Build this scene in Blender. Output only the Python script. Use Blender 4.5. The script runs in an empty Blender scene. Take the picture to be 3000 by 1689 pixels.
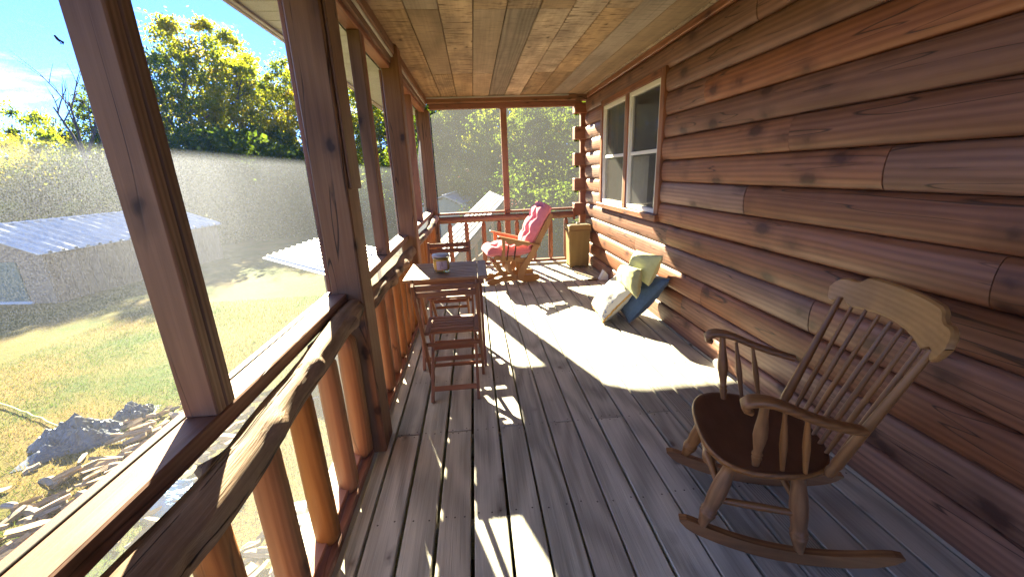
import bpy, math, random
import numpy as np
from mathutils import Vector, Matrix, noise

random.seed(7)
scene = bpy.context.scene
C = scene.collection
R = math.radians

# ------------------------------------------------------------------ camera
cam_d = bpy.data.cameras.new('camera')
cam = bpy.data.objects.new('camera', cam_d)
C.objects.link(cam)
_yaw, _pit, _rol = 8.32238714e-02, 2.82300122e-01, -4.07272003e-02
_f = Vector((math.sin(_yaw) * math.cos(_pit), math.cos(_yaw) * math.cos(_pit), -math.sin(_pit)))
_r0 = Vector((math.cos(_yaw), -math.sin(_yaw), 0))
_u0 = _r0.cross(_f)
_r = _r0 * math.cos(_rol) + _u0 * math.sin(_rol)
_u = -_r0 * math.sin(_rol) + _u0 * math.cos(_rol)
cam.matrix_world = Matrix(((_r.x, _u.x, -_f.x, 0), (_r.y, _u.y, -_f.y, 0), (_r.z, _u.z, -_f.z, 1.45), (0, 0, 0, 1)))
cam_d.sensor_width = 36.0
cam_d.sensor_fit = 'HORIZONTAL'
cam_d.lens = 14.102
cam_d.clip_start = 0.02
cam_d.clip_end = 3000
scene.camera = cam

# ------------------------------------------------------------------ light
SUN = Vector((-0.345, 1.0, 0.57)).normalized()
world = bpy.data.worlds.new('World')
scene.world = world
world.use_nodes = True
wn = world.node_tree.nodes
wl = world.node_tree.links
for n in list(wn):
    wn.remove(n)
w_out = wn.new('ShaderNodeOutputWorld')
w_bg = wn.new('ShaderNodeBackground')
w_bg.inputs[1].default_value = 0.075
w_sky = wn.new('ShaderNodeTexSky')
w_sky.sky_type = 'NISHITA'
w_sky.sun_disc = False
w_sky.sun_elevation = math.asin(SUN.z)
w_sky.sun_rotation = math.atan2(SUN.x, SUN.y)
w_sky.altitude = 200
w_sky.air_density = 0.25
w_sky.dust_density = 0.0
w_sky.ozone_density = 7.0
w_tc = wn.new('ShaderNodeTexCoord')
w_map = wn.new('ShaderNodeMapping')
w_map.inputs['Scale'].default_value = (1.6, 1.6, 7.0)
w_map.inputs['Location'].default_value = (0.9, 0.4, 0.1)
w_noi = wn.new('ShaderNodeTexNoise')
w_noi.inputs['Scale'].default_value = 2.2
w_noi.inputs['Detail'].default_value = 8
w_noi.inputs['Roughness'].default_value = 0.6
w_ramp = wn.new('ShaderNodeValToRGB')
w_ramp.color_ramp.elements[0].position = 0.54
w_ramp.color_ramp.elements[0].color = (0, 0, 0, 1)
w_ramp.color_ramp.elements[1].position = 0.80
w_ramp.color_ramp.elements[1].color = (0.8, 0.8, 0.8, 1)
w_mix = wn.new('ShaderNodeMix')
w_mix.data_type = 'RGBA'
w_mix.inputs[7].default_value = (4.2, 4.5, 5.0, 1)
wl.new(w_tc.outputs['Generated'], w_map.inputs['Vector'])
wl.new(w_map.outputs[0], w_noi.inputs['Vector'])
wl.new(w_noi.outputs['Fac'], w_ramp.inputs[0])
wl.new(w_ramp.outputs[0], w_mix.inputs[0])
wl.new(w_sky.outputs[0], w_mix.inputs[6])
wl.new(w_mix.outputs[2], w_bg.inputs[0])
wl.new(w_bg.outputs[0], w_out.inputs[0])

sun_d = bpy.data.lights.new('sun', 'SUN')
sun_d.energy = 4.6
sun_d.angle = R(0.53)
sun_d.color = (1.0, 0.87, 0.58)
sun = bpy.data.objects.new('sun', sun_d)
C.objects.link(sun)
sun.rotation_euler = SUN.to_track_quat('Z', 'Y').to_euler()

scene.view_settings.view_transform = 'Standard'
scene.view_settings.look = 'None'
scene.view_settings.exposure = 3.88
scene.view_settings.gamma = 1.0
scene.view_settings.use_curve_mapping = False
scene.render.engine = 'CYCLES'
scene.cycles.use_denoising = True
try:
    scene.cycles.denoiser = 'OPENIMAGEDENOISE'
except Exception:
    pass
scene.cycles.max_bounces = 10
scene.cycles.diffuse_bounces = 8
scene.cycles.transparent_max_bounces = 24
scene.cycles.sample_clamp_indirect = 6.0

# ------------------------------------------------------------------ helpers
class MB:
    """collects primitives into one mesh with wood coordinates (grain runs along wc.y)"""
    def __init__(s):
        s.v = []; s.f = []; s.w = []; s.sm = []

    def add(s, vs, fs, ws=None, smooth=False):
        b = len(s.v)
        s.v += [tuple(p) for p in vs]
        s.w += [tuple(p) for p in (ws if ws is not None else vs)]
        s.f += [tuple(i + b for i in f) for f in fs]
        s.sm += [smooth] * len(fs)
        return s

    def obox(s, c, ax, ay, az, hx, hy, hz, ch=0.004):
        c = Vector(c); A = [Vector(ax).normalized(), Vector(ay).normalized(), Vector(az).normalized()]; H = [hx, hy, hz]
        ch = min(ch, 0.45 * min(H))
        g = max(range(3), key=lambda i: H[i])
        o = [i for i in range(3) if i != g]
        vs, ws, idx = [], [], {}
        for sx in (-1, 1):
            for sy in (-1, 1):
                for sz in (-1, 1):
                    S = (sx, sy, sz)
                    for a in range(3):
                        l = [S[i] * (H[i] if i == a else H[i] - ch) for i in range(3)]
                        idx[(S, a)] = len(vs)
                        vs.append(c + A[0] * l[0] + A[1] * l[1] + A[2] * l[2])
                        ws.append((l[o[0]], l[g], l[o[1]]))
        fs = []
        for a in range(3):
            b, d = [i for i in range(3) if i != a]
            for sg in (-1, 1):
                q = []
                for (p, r) in ((-1, -1), (1, -1), (1, 1), (-1, 1)):
                    S = [0, 0, 0]; S[a] = sg; S[b] = p; S[d] = r
                    q.append(idx[(tuple(S), a)])
                fs.append(q)
        for a in range(3):
            b, d = [i for i in range(3) if i != a]
            for p in (-1, 1):
                for r in (-1, 1):
                    S0 = [0, 0, 0]; S0[b] = p; S0[d] = r
                    S1 = list(S0); S0[a] = -1; S1[a] = 1
                    S0 = tuple(S0); S1 = tuple(S1)
                    fs.append((idx[(S0, b)], idx[(S1, b)], idx[(S1, d)], idx[(S0, d)]))
        for sx in (-1, 1):
            for sy in (-1, 1):
                for sz in (-1, 1):
                    S = (sx, sy, sz)
                    fs.append((idx[(S, 0)], idx[(S, 1)], idx[(S, 2)]))
        return s.add(vs, fs, ws)

    def box(s, x0, x1, y0, y1, z0, z1, ch=0.004):
        return s.obox(((x0 + x1) / 2, (y0 + y1) / 2, (z0 + z1) / 2), (1, 0, 0), (0, 1, 0), (0, 0, 1),
                      abs(x1 - x0) / 2, abs(y1 - y0) / 2, abs(z1 - z0) / 2, ch)

    def bar(s, p, q, w, t, up=(0, 0, 1), ch=0.003):
        """rectangular bar from p to q; t = thickness along up (projected), w = the other width"""
        p = Vector(p); q = Vector(q); d = (q - p); L = d.length; d.normalize()
        upv = Vector(up); upv = (upv - d * upv.dot(d)).normalized(); sd = d.cross(upv)
        return s.obox((p + q) / 2, sd, d, upv, w / 2, L / 2, t / 2, ch)

    def tube(s, path, rad, n=12, cap=True, jit=None):
        path = [Vector(p) for p in path]
        if not hasattr(rad, '__len__'):
            rad = [rad] * len(path)
        vs, ws, fs = [], [], []
        L = 0.0
        d0 = (path[-1] - path[0]).normalized()
        ref = Vector((0, 0, 1)) if abs(d0.z) < 0.9 else Vector((1, 0, 0))
        for i, p in enumerate(path):
            d = (path[min(i + 1, len(path) - 1)] - path[max(i - 1, 0)]).normalized()
            a = (ref - d * ref.dot(d)).normalized(); b = d.cross(a)
            if i:
                L += (p - path[i - 1]).length
            for k in range(n):
                t = 2 * math.pi * k / n
                r = rad[i] * (1 + (jit(i, k, t) if jit else 0))
                vs.append(p + (a * math.cos(t) + b * math.sin(t)) * r)
                ws.append((math.cos(t) * r, L, math.sin(t) * r))
        m = len(path)
        for i in range(m - 1):
            for k in range(n):
                k2 = (k + 1) % n
                fs.append((i * n + k, i * n + k2, (i + 1) * n + k2, (i + 1) * n + k))
        s.add(vs, fs, ws, True)
        if cap:
            s.add(vs[:n], [tuple(range(n))[::-1]], [(w[0], w[1] * 0, w[2]) for w in ws[:n]])
            s.add(vs[-n:], [tuple(range(n))], [(w[0] + 1, 0, w[2]) for w in ws[-n:]])
        return s

    def turn(s, p, q, prof, n=14):
        """turned spindle from p to q; prof = [(t, radius)]"""
        p = Vector(p); q = Vector(q)
        return s.tube([p.lerp(q, t) for t, r in prof], [r for t, r in prof], n)

    def lathe(s, c, prof, n=24):
        c = Vector(c)
        vs, fs, ws = [], [], []
        for r, z in prof:
            for k in range(n):
                t = 2 * math.pi * k / n
                vs.append((c.x + r * math.cos(t), c.y + r * math.sin(t), c.z + z))
        m = len(prof)
        for i in range(m - 1):
            for k in range(n):
                k2 = (k + 1) % n
                fs.append((i * n + k, i * n + k2, (i + 1) * n + k2, (i + 1) * n + k))
        s.add(vs, fs, None, True)
        s.add(vs[-n:], [tuple(range(n))]); s.add(vs[:n], [tuple(range(n))[::-1]])
        return s

    def slab(s, poly, o, ea, eb, en, th):
        """polygon (a,b) extruded th/2 either way along en"""
        o = Vector(o); ea = Vector(ea); eb = Vector(eb); en = Vector(en)
        n = len(poly)
        xs = [p[0] for p in poly]; ys = [p[1] for p in poly]
        ga = (max(xs) - min(xs)) >= (max(ys) - min(ys))
        vs, ws = [], []
        for sg in (-1, 1):
            for a, b in poly:
                vs.append(o + ea * a + eb * b + en * (sg * th / 2))
                ws.append((b, a, sg * th / 2) if ga else (a, b, sg * th / 2))
        s.add(vs[:n], [tuple(range(n))[::-1]], ws[:n])
        s.add(vs[n:], [tuple(range(n))], ws[n:])
        s.add(vs, [(i, (i + 1) % n, n + (i + 1) % n, n + i) for i in range(n)], ws)
        return s

    def grid(s, P, smooth=True, W=None, close_u=False):
        nu = len(P); nv = len(P[0])
        vs = [p for row in P for p in row]
        ws = [p for row in W for p in row] if W else None
        fs = []
        for i in range(nu - (0 if close_u else 1)):
            i2 = (i + 1) % nu
            for j in range(nv - 1):
                fs.append((i * nv + j, i2 * nv + j, i2 * nv + j + 1, i * nv + j + 1))
        return s.add(vs, fs, ws, smooth)


WORLDP = {}

def to_mesh(name, mb):
    me = bpy.data.meshes.new(name)
    nv = len(mb.v)
    me.vertices.add(nv)
    me.vertices.foreach_set('co', np.array(mb.v, dtype=np.float32).ravel())
    lens = np.array([len(f) for f in mb.f], dtype=np.int32)
    loops = np.array([i for f in mb.f for i in f], dtype=np.int32)
    me.loops.add(len(loops)); me.loops.foreach_set('vertex_index', loops)
    me.polygons.add(len(lens))
    me.polygons.foreach_set('loop_start', np.concatenate(([0], np.cumsum(lens)[:-1])).astype(np.int32))
    me.polygons.foreach_set('loop_total', lens)
    me.polygons.foreach_set('use_smooth', np.array(mb.sm, dtype=bool))
    at = me.attributes.new('wc', 'FLOAT_VECTOR', 'POINT')
    at.data.foreach_set('vector', np.array(mb.w, dtype=np.float32).ravel())
    me.update(calc_edges=True)
    return me

def ob(name, mb, mat, parent=None, mesh=None):
    me = mesh if mesh is not None else to_mesh(name, mb)
    if mat is not None and not me.materials:
        me.materials.append(mat)
    o = bpy.data.objects.new(name, me)
    C.objects.link(o)
    if parent is not None:
        o.parent = parent
        if parent.name in WORLDP:
            o.matrix_parent_inverse = Matrix.Translation(-WORLDP[parent.name])
    return o

def tag(o, label=None, cat=None, group=None, kind=None):
    if label: o['label'] = label
    if cat: o['category'] = cat
    if group: o['group'] = group
    if kind: o['kind'] = kind
    return o

def thing(name, label, cat, loc=(0, 0, 0), rotz=None, group=None, kind=None):
    """Empty at the base; rotz None: its parts are given in world coordinates"""
    o = bpy.data.objects.new(name, None)
    o.empty_display_size = 0.1
    C.objects.link(o)
    o.location = loc
    if rotz is None:
        WORLDP[o.name] = Vector(loc)
    else:
        o.rotation_euler = (0, 0, rotz)
    return tag(o, label, cat, group, kind)

def copy_tree(o, parent=None):
    c = o.copy(); C.objects.link(c); c.parent = parent
    for ch in list(o.children):
        copy_tree(ch, c)
    return c

# ------------------------------------------------------------------ materials
def newmat(name):
    m = bpy.data.materials.new(name); m.use_nodes = True
    nt = m.node_tree
    for n in list(nt.nodes):
        nt.nodes.remove(n)
    return m, nt.nodes, nt.links

def node(N, t, **kw):
    n = N.new(t)
    for k, v in kw.items():
        if k.startswith('i_'):
            n.inputs[k[2:].replace('_', ' ')].default_value = v
        else:
            setattr(n, k, v)
    return n

def mixc(N, L, fac, a, b, blend='MIX'):
    n = N.new('ShaderNodeMix'); n.data_type = 'RGBA'; n.blend_type = blend
    for k, v in ((0, fac), (6, a), (7, b)):
        if hasattr(v, 'is_linked') or hasattr(v, 'node'):
            L.new(v, n.inputs[k])
        elif k == 0:
            n.inputs[0].default_value = v
        else:
            n.inputs[k].default_value = (*v, 1)
    return n.outputs[2]

def mathn(N, L, op, a, b=None, c=None, clamp=False):
    n = N.new('ShaderNodeMath'); n.operation = op; n.use_clamp = clamp
    for i, v in enumerate((a, b, c)):
        if v is None: continue
        if hasattr(v, 'node'):
            L.new(v, n.inputs[i])
        else:
            n.inputs[i].default_value = v
    return n.outputs[0]

def vmul(N, L, v, s):
    n = N.new('ShaderNodeVectorMath'); n.operation = 'MULTIPLY'
    L.new(v, n.inputs[0]); n.inputs[1].default_value = s
    return n.outputs[0]

def ramp(N, L, v, p0, p1, c0=(0, 0, 0, 1), c1=(1, 1, 1, 1)):
    n = N.new('ShaderNodeValToRGB')
    e = n.color_ramp.elements
    e[0].position = p0; e[0].color = c0; e[1].position = p1; e[1].color = c1
    L.new(v, n.inputs[0])
    return n.outputs[0]

def wood(name, ca, cb, ck, ring=30, ringc=0.6, fine=0.35, knots=0.10, rough=0.6, bump=0.25, vary=0.25,
         blotch=0.35, cb2=None, bl_scale=(3.0, 1.0, 3.0), saw=0.0, cracks=0.0, spec=0.35, streak=1.1, alt=None):
    m, N, L = newmat(name)
    out = node(N, 'ShaderNodeOutputMaterial'); bs = node(N, 'ShaderNodeBsdfPrincipled')
    L.new(bs.outputs[0], out.inputs[0])
    at = node(N, 'ShaderNodeAttribute', attribute_name='wc')
    oi = node(N, 'ShaderNodeObjectInfo')
    off = node(N, 'ShaderNodeCombineXYZ')
    L.new(mathn(N, L, 'MULTIPLY', oi.outputs['Random'], 0.06), off.inputs[0])
    L.new(mathn(N, L, 'MULTIPLY', oi.outputs['Random'], 91.0), off.inputs[1])
    L.new(mathn(N, L, 'MULTIPLY', oi.outputs['Random'], 3.0), off.inputs[2])
    P = node(N, 'ShaderNodeVectorMath', operation='ADD')
    L.new(at.outputs['Vector'], P.inputs[0]); L.new(off.outputs[0], P.inputs[1]); P = P.outputs[0]
    # cathedral grain: rings about a slowly wandering axis
    nz = node(N, 'ShaderNodeTexNoise', i_Scale=1.0, i_Detail=2.0)
    L.new(vmul(N, L, P, (1.5, 0.55, 1.5)), nz.inputs['Vector'])
    wander = node(N, 'ShaderNodeVectorMath', operation='MULTIPLY_ADD')
    L.new(nz.outputs['Color'], wander.inputs[0]); wander.inputs[1].default_value = (0.07, 0.0, 0.07)
    L.new(vmul(N, L, P, (1.0, 0.03, 1.0)), wander.inputs[2])
    wv = node(N, 'ShaderNodeTexWave', wave_type='RINGS', rings_direction='Y', i_Scale=float(ring), i_Distortion=1.2, i_Detail=2.0, i_Detail_Scale=1.5)
    L.new(wander.outputs[0], wv.inputs['Vector'])
    fib = node(N, 'ShaderNodeTexNoise', i_Scale=1.0, i_Detail=4.0)
    L.new(vmul(N, L, P, (260.0, 5.0, 260.0)), fib.inputs['Vector'])
    blo = node(N, 'ShaderNodeTexNoise', i_Scale=1.0, i_Detail=5.0, i_Roughness=0.6)
    L.new(vmul(N, L, P, bl_scale), blo.inputs['Vector'])
    stk = node(N, 'ShaderNodeTexNoise', i_Scale=1.0, i_Detail=4.0, i_Roughness=0.65)
    L.new(vmul(N, L, P, (55.0, 1.3, 55.0)), stk.inputs['Vector'])
    g = mathn(N, L, 'MULTIPLY', wv.outputs['Fac'], ringc)
    g2 = mathn(N, L, 'MULTIPLY_ADD', fib.outputs['Fac'], fine, g)
    g2 = mathn(N, L, 'MULTIPLY_ADD', stk.outputs['Fac'], streak, g2)
    g3 = mathn(N, L, 'ADD', g2, 0.5 - 0.5 * (ringc + fine + streak), clamp=True)
    col = mixc(N, L, g3, ca, cb)
    hgt = mathn(N, L, 'MULTIPLY', g2, 1.0)
    b = ramp(N, L, blo.outputs['Fac'], 0.35, 0.68)
    if cb2 is not None:
        col = mixc(N, L, mathn(N, L, 'MULTIPLY', b, 0.85), col, cb2)
    else:
        col = mixc(N, L, mathn(N, L, 'MULTIPLY', b, blotch), col, (ca[0] * .55, ca[1] * .55, ca[2] * .58))
    if saw:
        sw = node(N, 'ShaderNodeTexNoise', i_Scale=1.0, i_Detail=3.0, i_Roughness=0.65)
        L.new(vmul(N, L, P, (7.0, 46.0, 7.0)), sw.inputs['Vector'])
        sr = ramp(N, L, sw.outputs['Fac'], 0.52, 0.66)
        col = mixc(N, L, mathn(N, L, 'MULTIPLY', sr, saw), col, (ca[0] * .35, ca[1] * .32, ca[2] * .3))
    if knots:
        vo = node(N, 'ShaderNodeTexVoronoi', feature='F1', i_Scale=1.0, i_Randomness=1.0)
        nk = node(N, 'ShaderNodeTexNoise', i_Scale=14.0, i_Detail=2.0)
        L.new(P, nk.inputs['Vector'])
        pk = node(N, 'ShaderNodeVectorMath', operation='MULTIPLY_ADD')
        L.new(nk.outputs['Color'], pk.inputs[0]); pk.inputs[1].default_value = (0.25, 0.25, 0.25)
        L.new(vmul(N, L, P, (6.0, 3.4, 6.0)), pk.inputs[2])
        L.new(pk.outputs[0], vo.inputs['Vector'])
        kk = ramp(N, L, vo.outputs['Distance'], knots * 0.75, knots * 1.35, (1, 1, 1, 1), (0, 0, 0, 1))
        halo = ramp(N, L, vo.outputs['Distance'], knots * 1.2, knots * 2.6, (1, 1, 1, 1), (0, 0, 0, 1))
        col = mixc(N, L, mathn(N, L, 'MULTIPLY', halo, 0.42), col, ck)
        col = mixc(N, L, mathn(N, L, 'MULTIPLY', kk, 0.93), col, ck)
    if cracks:
        cr = node(N, 'ShaderNodeTexNoise', i_Scale=1.0, i_Detail=2.0, i_Roughness=0.5)
        L.new(vmul(N, L, P, (9.0, 0.55, 9.0)), cr.inputs['Vector'])
        cd = mathn(N, L, 'ABSOLUTE', mathn(N, L, 'SUBTRACT', cr.outputs['Fac'], 0.5))
        cm = ramp(N, L, cd, 0.002, 0.0065, (1, 1, 1, 1), (0, 0, 0, 1))
        br = ramp(N, L, blo.outputs['Fac'], 0.42, 0.5)
        cm = mathn(N, L, 'MULTIPLY', mathn(N, L, 'MULTIPLY', cm, br), cracks)
        col = mixc(N, L, cm, col, (ck[0] * .35, ck[1] * .35, ck[2] * .35))
        hgt = mathn(N, L, 'SUBTRACT', hgt, mathn(N, L, 'MULTIPLY', cm, 2.0))
    if alt is not None:
        w2 = node(N, 'ShaderNodeTexWhiteNoise', noise_dimensions='1D')
        L.new(mathn(N, L, 'ADD', oi.outputs['Random'], 3.7), w2.inputs['W'])
        col = mixc(N, L, mathn(N, L, 'MULTIPLY', ramp(N, L, w2.outputs['Value'], .35, .8), .75), col, mixc(N, L, g3, tuple(c * .75 for c in alt), tuple(min(1, c * 1.25) for c in alt)))
    hsv = node(N, 'ShaderNodeHueSaturation')
    L.new(col, hsv.inputs['Color'])
    L.new(mathn(N, L, 'MULTIPLY_ADD', oi.outputs['Random'], vary, 1.0 - vary / 2), hsv.inputs['Value'])
    wh = node(N, 'ShaderNodeTexWhiteNoise', noise_dimensions='1D')
    L.new(oi.outputs['Random'], wh.inputs['W'])
    L.new(mathn(N, L, 'MULTIPLY_ADD', wh.outputs['Value'], 0.3 * vary / 0.25, 1.0 - 0.15 * vary / 0.25), hsv.inputs['Saturation'])
    L.new(hsv.outputs[0], bs.inputs['Base Color'])
    L.new(mathn(N, L, 'MULTIPLY_ADD', b, 0.15, rough), bs.inputs['Roughness'])
    bs.inputs['Specular IOR Level'].default_value = spec
    bp = node(N, 'ShaderNodeBump', i_Strength=bump, i_Distance=0.004)
    L.new(hgt, bp.inputs['Height']); L.new(bp.outputs[0], bs.inputs['Normal'])
    return m

def plain(name, col, rough=0.6, metal=0.0, nscale=8.0, namp=0.25, spec=0.4, bump=0.0, wobj=True, sheen=0.0):
    m, N, L = newmat(name)
    out = node(N, 'ShaderNodeOutputMaterial'); bs = node(N, 'ShaderNodeBsdfPrincipled')
    L.new(bs.outputs[0], out.inputs[0])
    at = node(N, 'ShaderNodeTexCoord')
    nz = node(N, 'ShaderNodeTexNoise', i_Scale=float(nscale), i_Detail=5.0, i_Roughness=0.6)
    L.new(at.outputs['Object'], nz.inputs['Vector'])
    d = tuple(c * (1 - namp) for c in col); e = tuple(min(1, c * (1 + namp)) for c in col)
    L.new(mixc(N, L, ramp(N, L, nz.outputs['Fac'], .3, .7), d, e), bs.inputs['Base Color'])
    bs.inputs['Roughness'].default_value = rough
    bs.inputs['Metallic'].default_value = metal
    bs.inputs['Specular IOR Level'].default_value = spec
    if sheen:
        bs.inputs['Sheen Weight'].default_value = sheen
    if bump:
        n2 = node(N, 'ShaderNodeTexNoise', i_Scale=float(nscale) * 6, i_Detail=3.0)
        L.new(at.outputs['Object'], n2.inputs['Vector'])
        bp = node(N, 'ShaderNodeBump', i_Strength=bump, i_Distance=0.01)
        L.new(n2.outputs['Fac'], bp.inputs['Height']); L.new(bp.outputs[0], bs.inputs['Normal'])
    return m

M = {}
M['deck'] = wood('weathered_deck_wood', (0.285, 0.283, 0.248), (0.59, 0.585, 0.515), (0.14, 0.12, 0.105), ring=34, ringc=0.65, fine=0.8, knots=0.07, rough=0.62, bump=0.5, vary=0.28, blotch=0.35, spec=0.3, alt=(0.42, 0.40, 0.345))
M['log'] = wood('red_stained_log', (0.170, 0.073, 0.045), (0.365, 0.180, 0.112), (0.062, 0.024, 0.017), ring=10, ringc=0.45, fine=0.3, streak=0.75, knots=0.165, rough=0.42, bump=0.25, vary=0.34, blotch=0.5, cracks=0.9, spec=0.4)
M['post'] = wood('dark_stained_post', (0.122, 0.056, 0.028), (0.265, 0.142, 0.076), (0.03, 0.014, 0.011), ring=20, ringc=0.6, fine=0.35, knots=0.10, rough=0.5, bump=0.3, vary=0.2, blotch=0.35, cracks=0.95)
M['baluster'] = wood('orange_stained_baluster', (0.25, 0.100, 0.032), (0.36, 0.165, 0.055), (0.09, 0.03, 0.012), ring=22, ringc=0.5, fine=0.35, knots=0.12, rough=0.5, bump=0.25, vary=0.14, blotch=0.4, cracks=0.7)
M['redrail'] = wood('red_stained_rail', (0.22, 0.092, 0.058), (0.32, 0.150, 0.098), (0.08, 0.025, 0.015), ring=24, ringc=0.6, fine=0.35, knots=0.1, rough=0.5, bump=0.3, vary=0.2, blotch=0.35, cracks=0.6)
M['sill'] = wood('brown_sill', (0.18, 0.088, 0.058), (0.27, 0.145, 0.100), (0.06, 0.025, 0.015), ring=24, ringc=0.6, fine=0.35, knots=0.1, rough=0.5, bump=0.3, vary=0.15, blotch=0.4, cracks=0.8)
M['branch'] = wood('peeled_branch', (0.20, 0.130, 0.082), (0.44, 0.31, 0.21), (0.035, 0.02, 0.014), ring=9, ringc=0.3, fine=0.75, knots=0.19, rough=0.68, bump=0.9, vary=0.15, cb2=(0.115, 0.062, 0.040), bl_scale=(9.0, 3.5, 9.0), cracks=1.0)
M['ceil'] = wood('rough_sawn_ceiling', (0.36, 0.255, 0.155), (0.58, 0.43, 0.275), (0.08, 0.05, 0.03), ring=14, ringc=0.6, fine=0.35, knots=0.06, rough=0.75, bump=0.5, vary=0.5, cb2=(0.20, 0.15, 0.115), bl_scale=(5.0, 2.2, 5.0), saw=1.0, alt=(0.23, 0.185, 0.145))
M['teak'] = wood('brown_folding_furniture_wood', (0.20, 0.088, 0.050), (0.29, 0.140, 0.082), (0.06, 0.03, 0.02), ring=30, ringc=0.5, fine=0.4, knots=0.0, rough=0.5, bump=0.2, vary=0.2, blotch=0.3)
M['table'] = wood('weathered_table_slat', (0.21, 0.125, 0.075), (0.34, 0.215, 0.14), (0.06, 0.03, 0.02), ring=30, ringc=0.5, fine=0.4, knots=0.0, rough=0.45, bump=0.2, vary=0.2, blotch=0.3, spec=0.5)
M['maple'] = wood('worn_maple', (0.18, 0.076, 0.024), (0.40, 0.19, 0.066), (0.12, 0.06, 0.02), ring=18, ringc=0.5, fine=0.25, knots=0.0, rough=0.36, bump=0.12, vary=0.12, blotch=0.45, bl_scale=(9, 5, 9), spec=0.5)
M['maple_lit'] = wood('maple_painted_lit', (0.33, 0.165, 0.055), (0.50, 0.275, 0.105), (0.12, 0.06, 0.02), ring=18, ringc=0.4, fine=0.25, knots=0.0, rough=0.36, bump=0.12, vary=0.05, blotch=0.5, bl_scale=(9, 5, 9), spec=0.5)  # maple again, made lighter: light on the crest put into the colour
M['seat'] = wood('dark_worn_seat', (0.075, 0.030, 0.016), (0.115, 0.05, 0.026), (0.04, 0.02, 0.01), ring=14, ringc=0.5, fine=0.4, knots=0.0, rough=0.32, bump=0.12, vary=0.05, blotch=0.4, bl_scale=(14, 7, 14), spec=0.5)
M['glider'] = wood('oak_glider_wood', (0.33, 0.17, 0.068), (0.44, 0.245, 0.105), (0.12, 0.06, 0.02), ring=24, ringc=0.5, fine=0.3, knots=0.0, rough=0.42, bump=0.12, vary=0.12, blotch=0.3)
M['whitewood'] = plain('white_window_vinyl', (0.72, 0.72, 0.68), 0.4, nscale=4, namp=0.04)
M['soffit'] = plain('cream_soffit_vinyl', (0.36, 0.36, 0.34), 0.5, nscale=3, namp=0.05)
M['fascia'] = plain('taupe_fascia_metal', (0.34, 0.29, 0.25), 0.45, nscale=3, namp=0.08)
M['shingle'] = plain('dark_shingles', (0.06, 0.055, 0.05), 0.9, nscale=20, namp=0.3)
M['black'] = plain('black_rubber', (0.012, 0.012, 0.014), 0.6, namp=0.2)
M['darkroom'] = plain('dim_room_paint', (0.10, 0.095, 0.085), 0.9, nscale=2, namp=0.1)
M['curtain'] = plain('pale_curtain_cloth', (0.55, 0.54, 0.50), 0.9, nscale=14, namp=0.1)
M['pink'] = plain('rose_pink_cushion_cloth', (0.72, 0.235, 0.285), 0.95, nscale=18, namp=0.08, bump=0.15, spec=0.15, sheen=0.25)
M['yellow'] = plain('pale_lime_pillow_cloth', (0.62, 0.63, 0.30), 0.95, nscale=30, namp=0.05, bump=0.1, spec=0.15, sheen=0.2)
M['navy'] = plain('navy_pillow_cloth', (0.07, 0.115, 0.20), 0.95, nscale=30, namp=0.12, bump=0.1, spec=0.15, sheen=0.2)
M['gold'] = plain('gold_fringe', (0.50, 0.30, 0.09), 0.9, nscale=60, namp=0.35)
M['can'] = wood('olive_painted_board', (0.27, 0.19, 0.078), (0.33, 0.24, 0.105), (0.2, 0.14, 0.06), ring=14, ringc=0.3, fine=0.3, knots=0.0, rough=0.6, bump=0.1, vary=0.08, blotch=0.2)
M['can_dark'] = plain('dark_can_lid_top', (0.12, 0.085, 0.04), 0.6, nscale=10, namp=0.2)
M['pvc'] = plain('white_plastic_pipe', (0.72, 0.74, 0.78), 0.4, nscale=8, namp=0.04)
M['greymetal'] = plain('dark_metal', (0.08, 0.07, 0.065), 0.5, metal=0.6)
M['wax'] = plain('mustard_wax', (0.78, 0.52, 0.08), 0.5, nscale=12, namp=0.08)
M['lidw'] = plain('grey_candle_lid', (0.34, 0.36, 0.42), 0.35, nscale=12, namp=0.08)
M['strap'] = plain('dark_brown_turned_spindle', (0.085, 0.035, 0.02), 0.4)

def toile():
    m, N, L = newmat('cream_toile_pillow_cloth')
    out = node(N, 'ShaderNodeOutputMaterial'); bs = node(N, 'ShaderNodeBsdfPrincipled')
    L.new(bs.outputs[0], out.inputs[0])
    at = node(N, 'ShaderNodeTexCoord')
    n1 = node(N, 'ShaderNodeTexNoise', i_Scale=7.0, i_Detail=1.0); L.new(at.outputs['Object'], n1.inputs['Vector'])
    n2 = node(N, 'ShaderNodeTexNoise', i_Scale=45.0, i_Detail=4.0, i_Roughness=.7); L.new(at.outputs['Object'], n2.inputs['Vector'])
    a = ramp(N, L, n1.outputs['Fac'], .55, .6); b = ramp(N, L, n2.outputs['Fac'], .5, .56)
    f = mathn(N, L, 'MULTIPLY', a, b)
    L.new(mixc(N, L, f, (0.66, 0.64, 0.58), (0.22, 0.27, 0.42)), bs.inputs['Base Color'])
    bs.inputs['Roughness'].default_value = 0.95; bs.inputs['Specular IOR Level'].default_value = 0.15
    return m
M['toile'] = toile()

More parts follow.
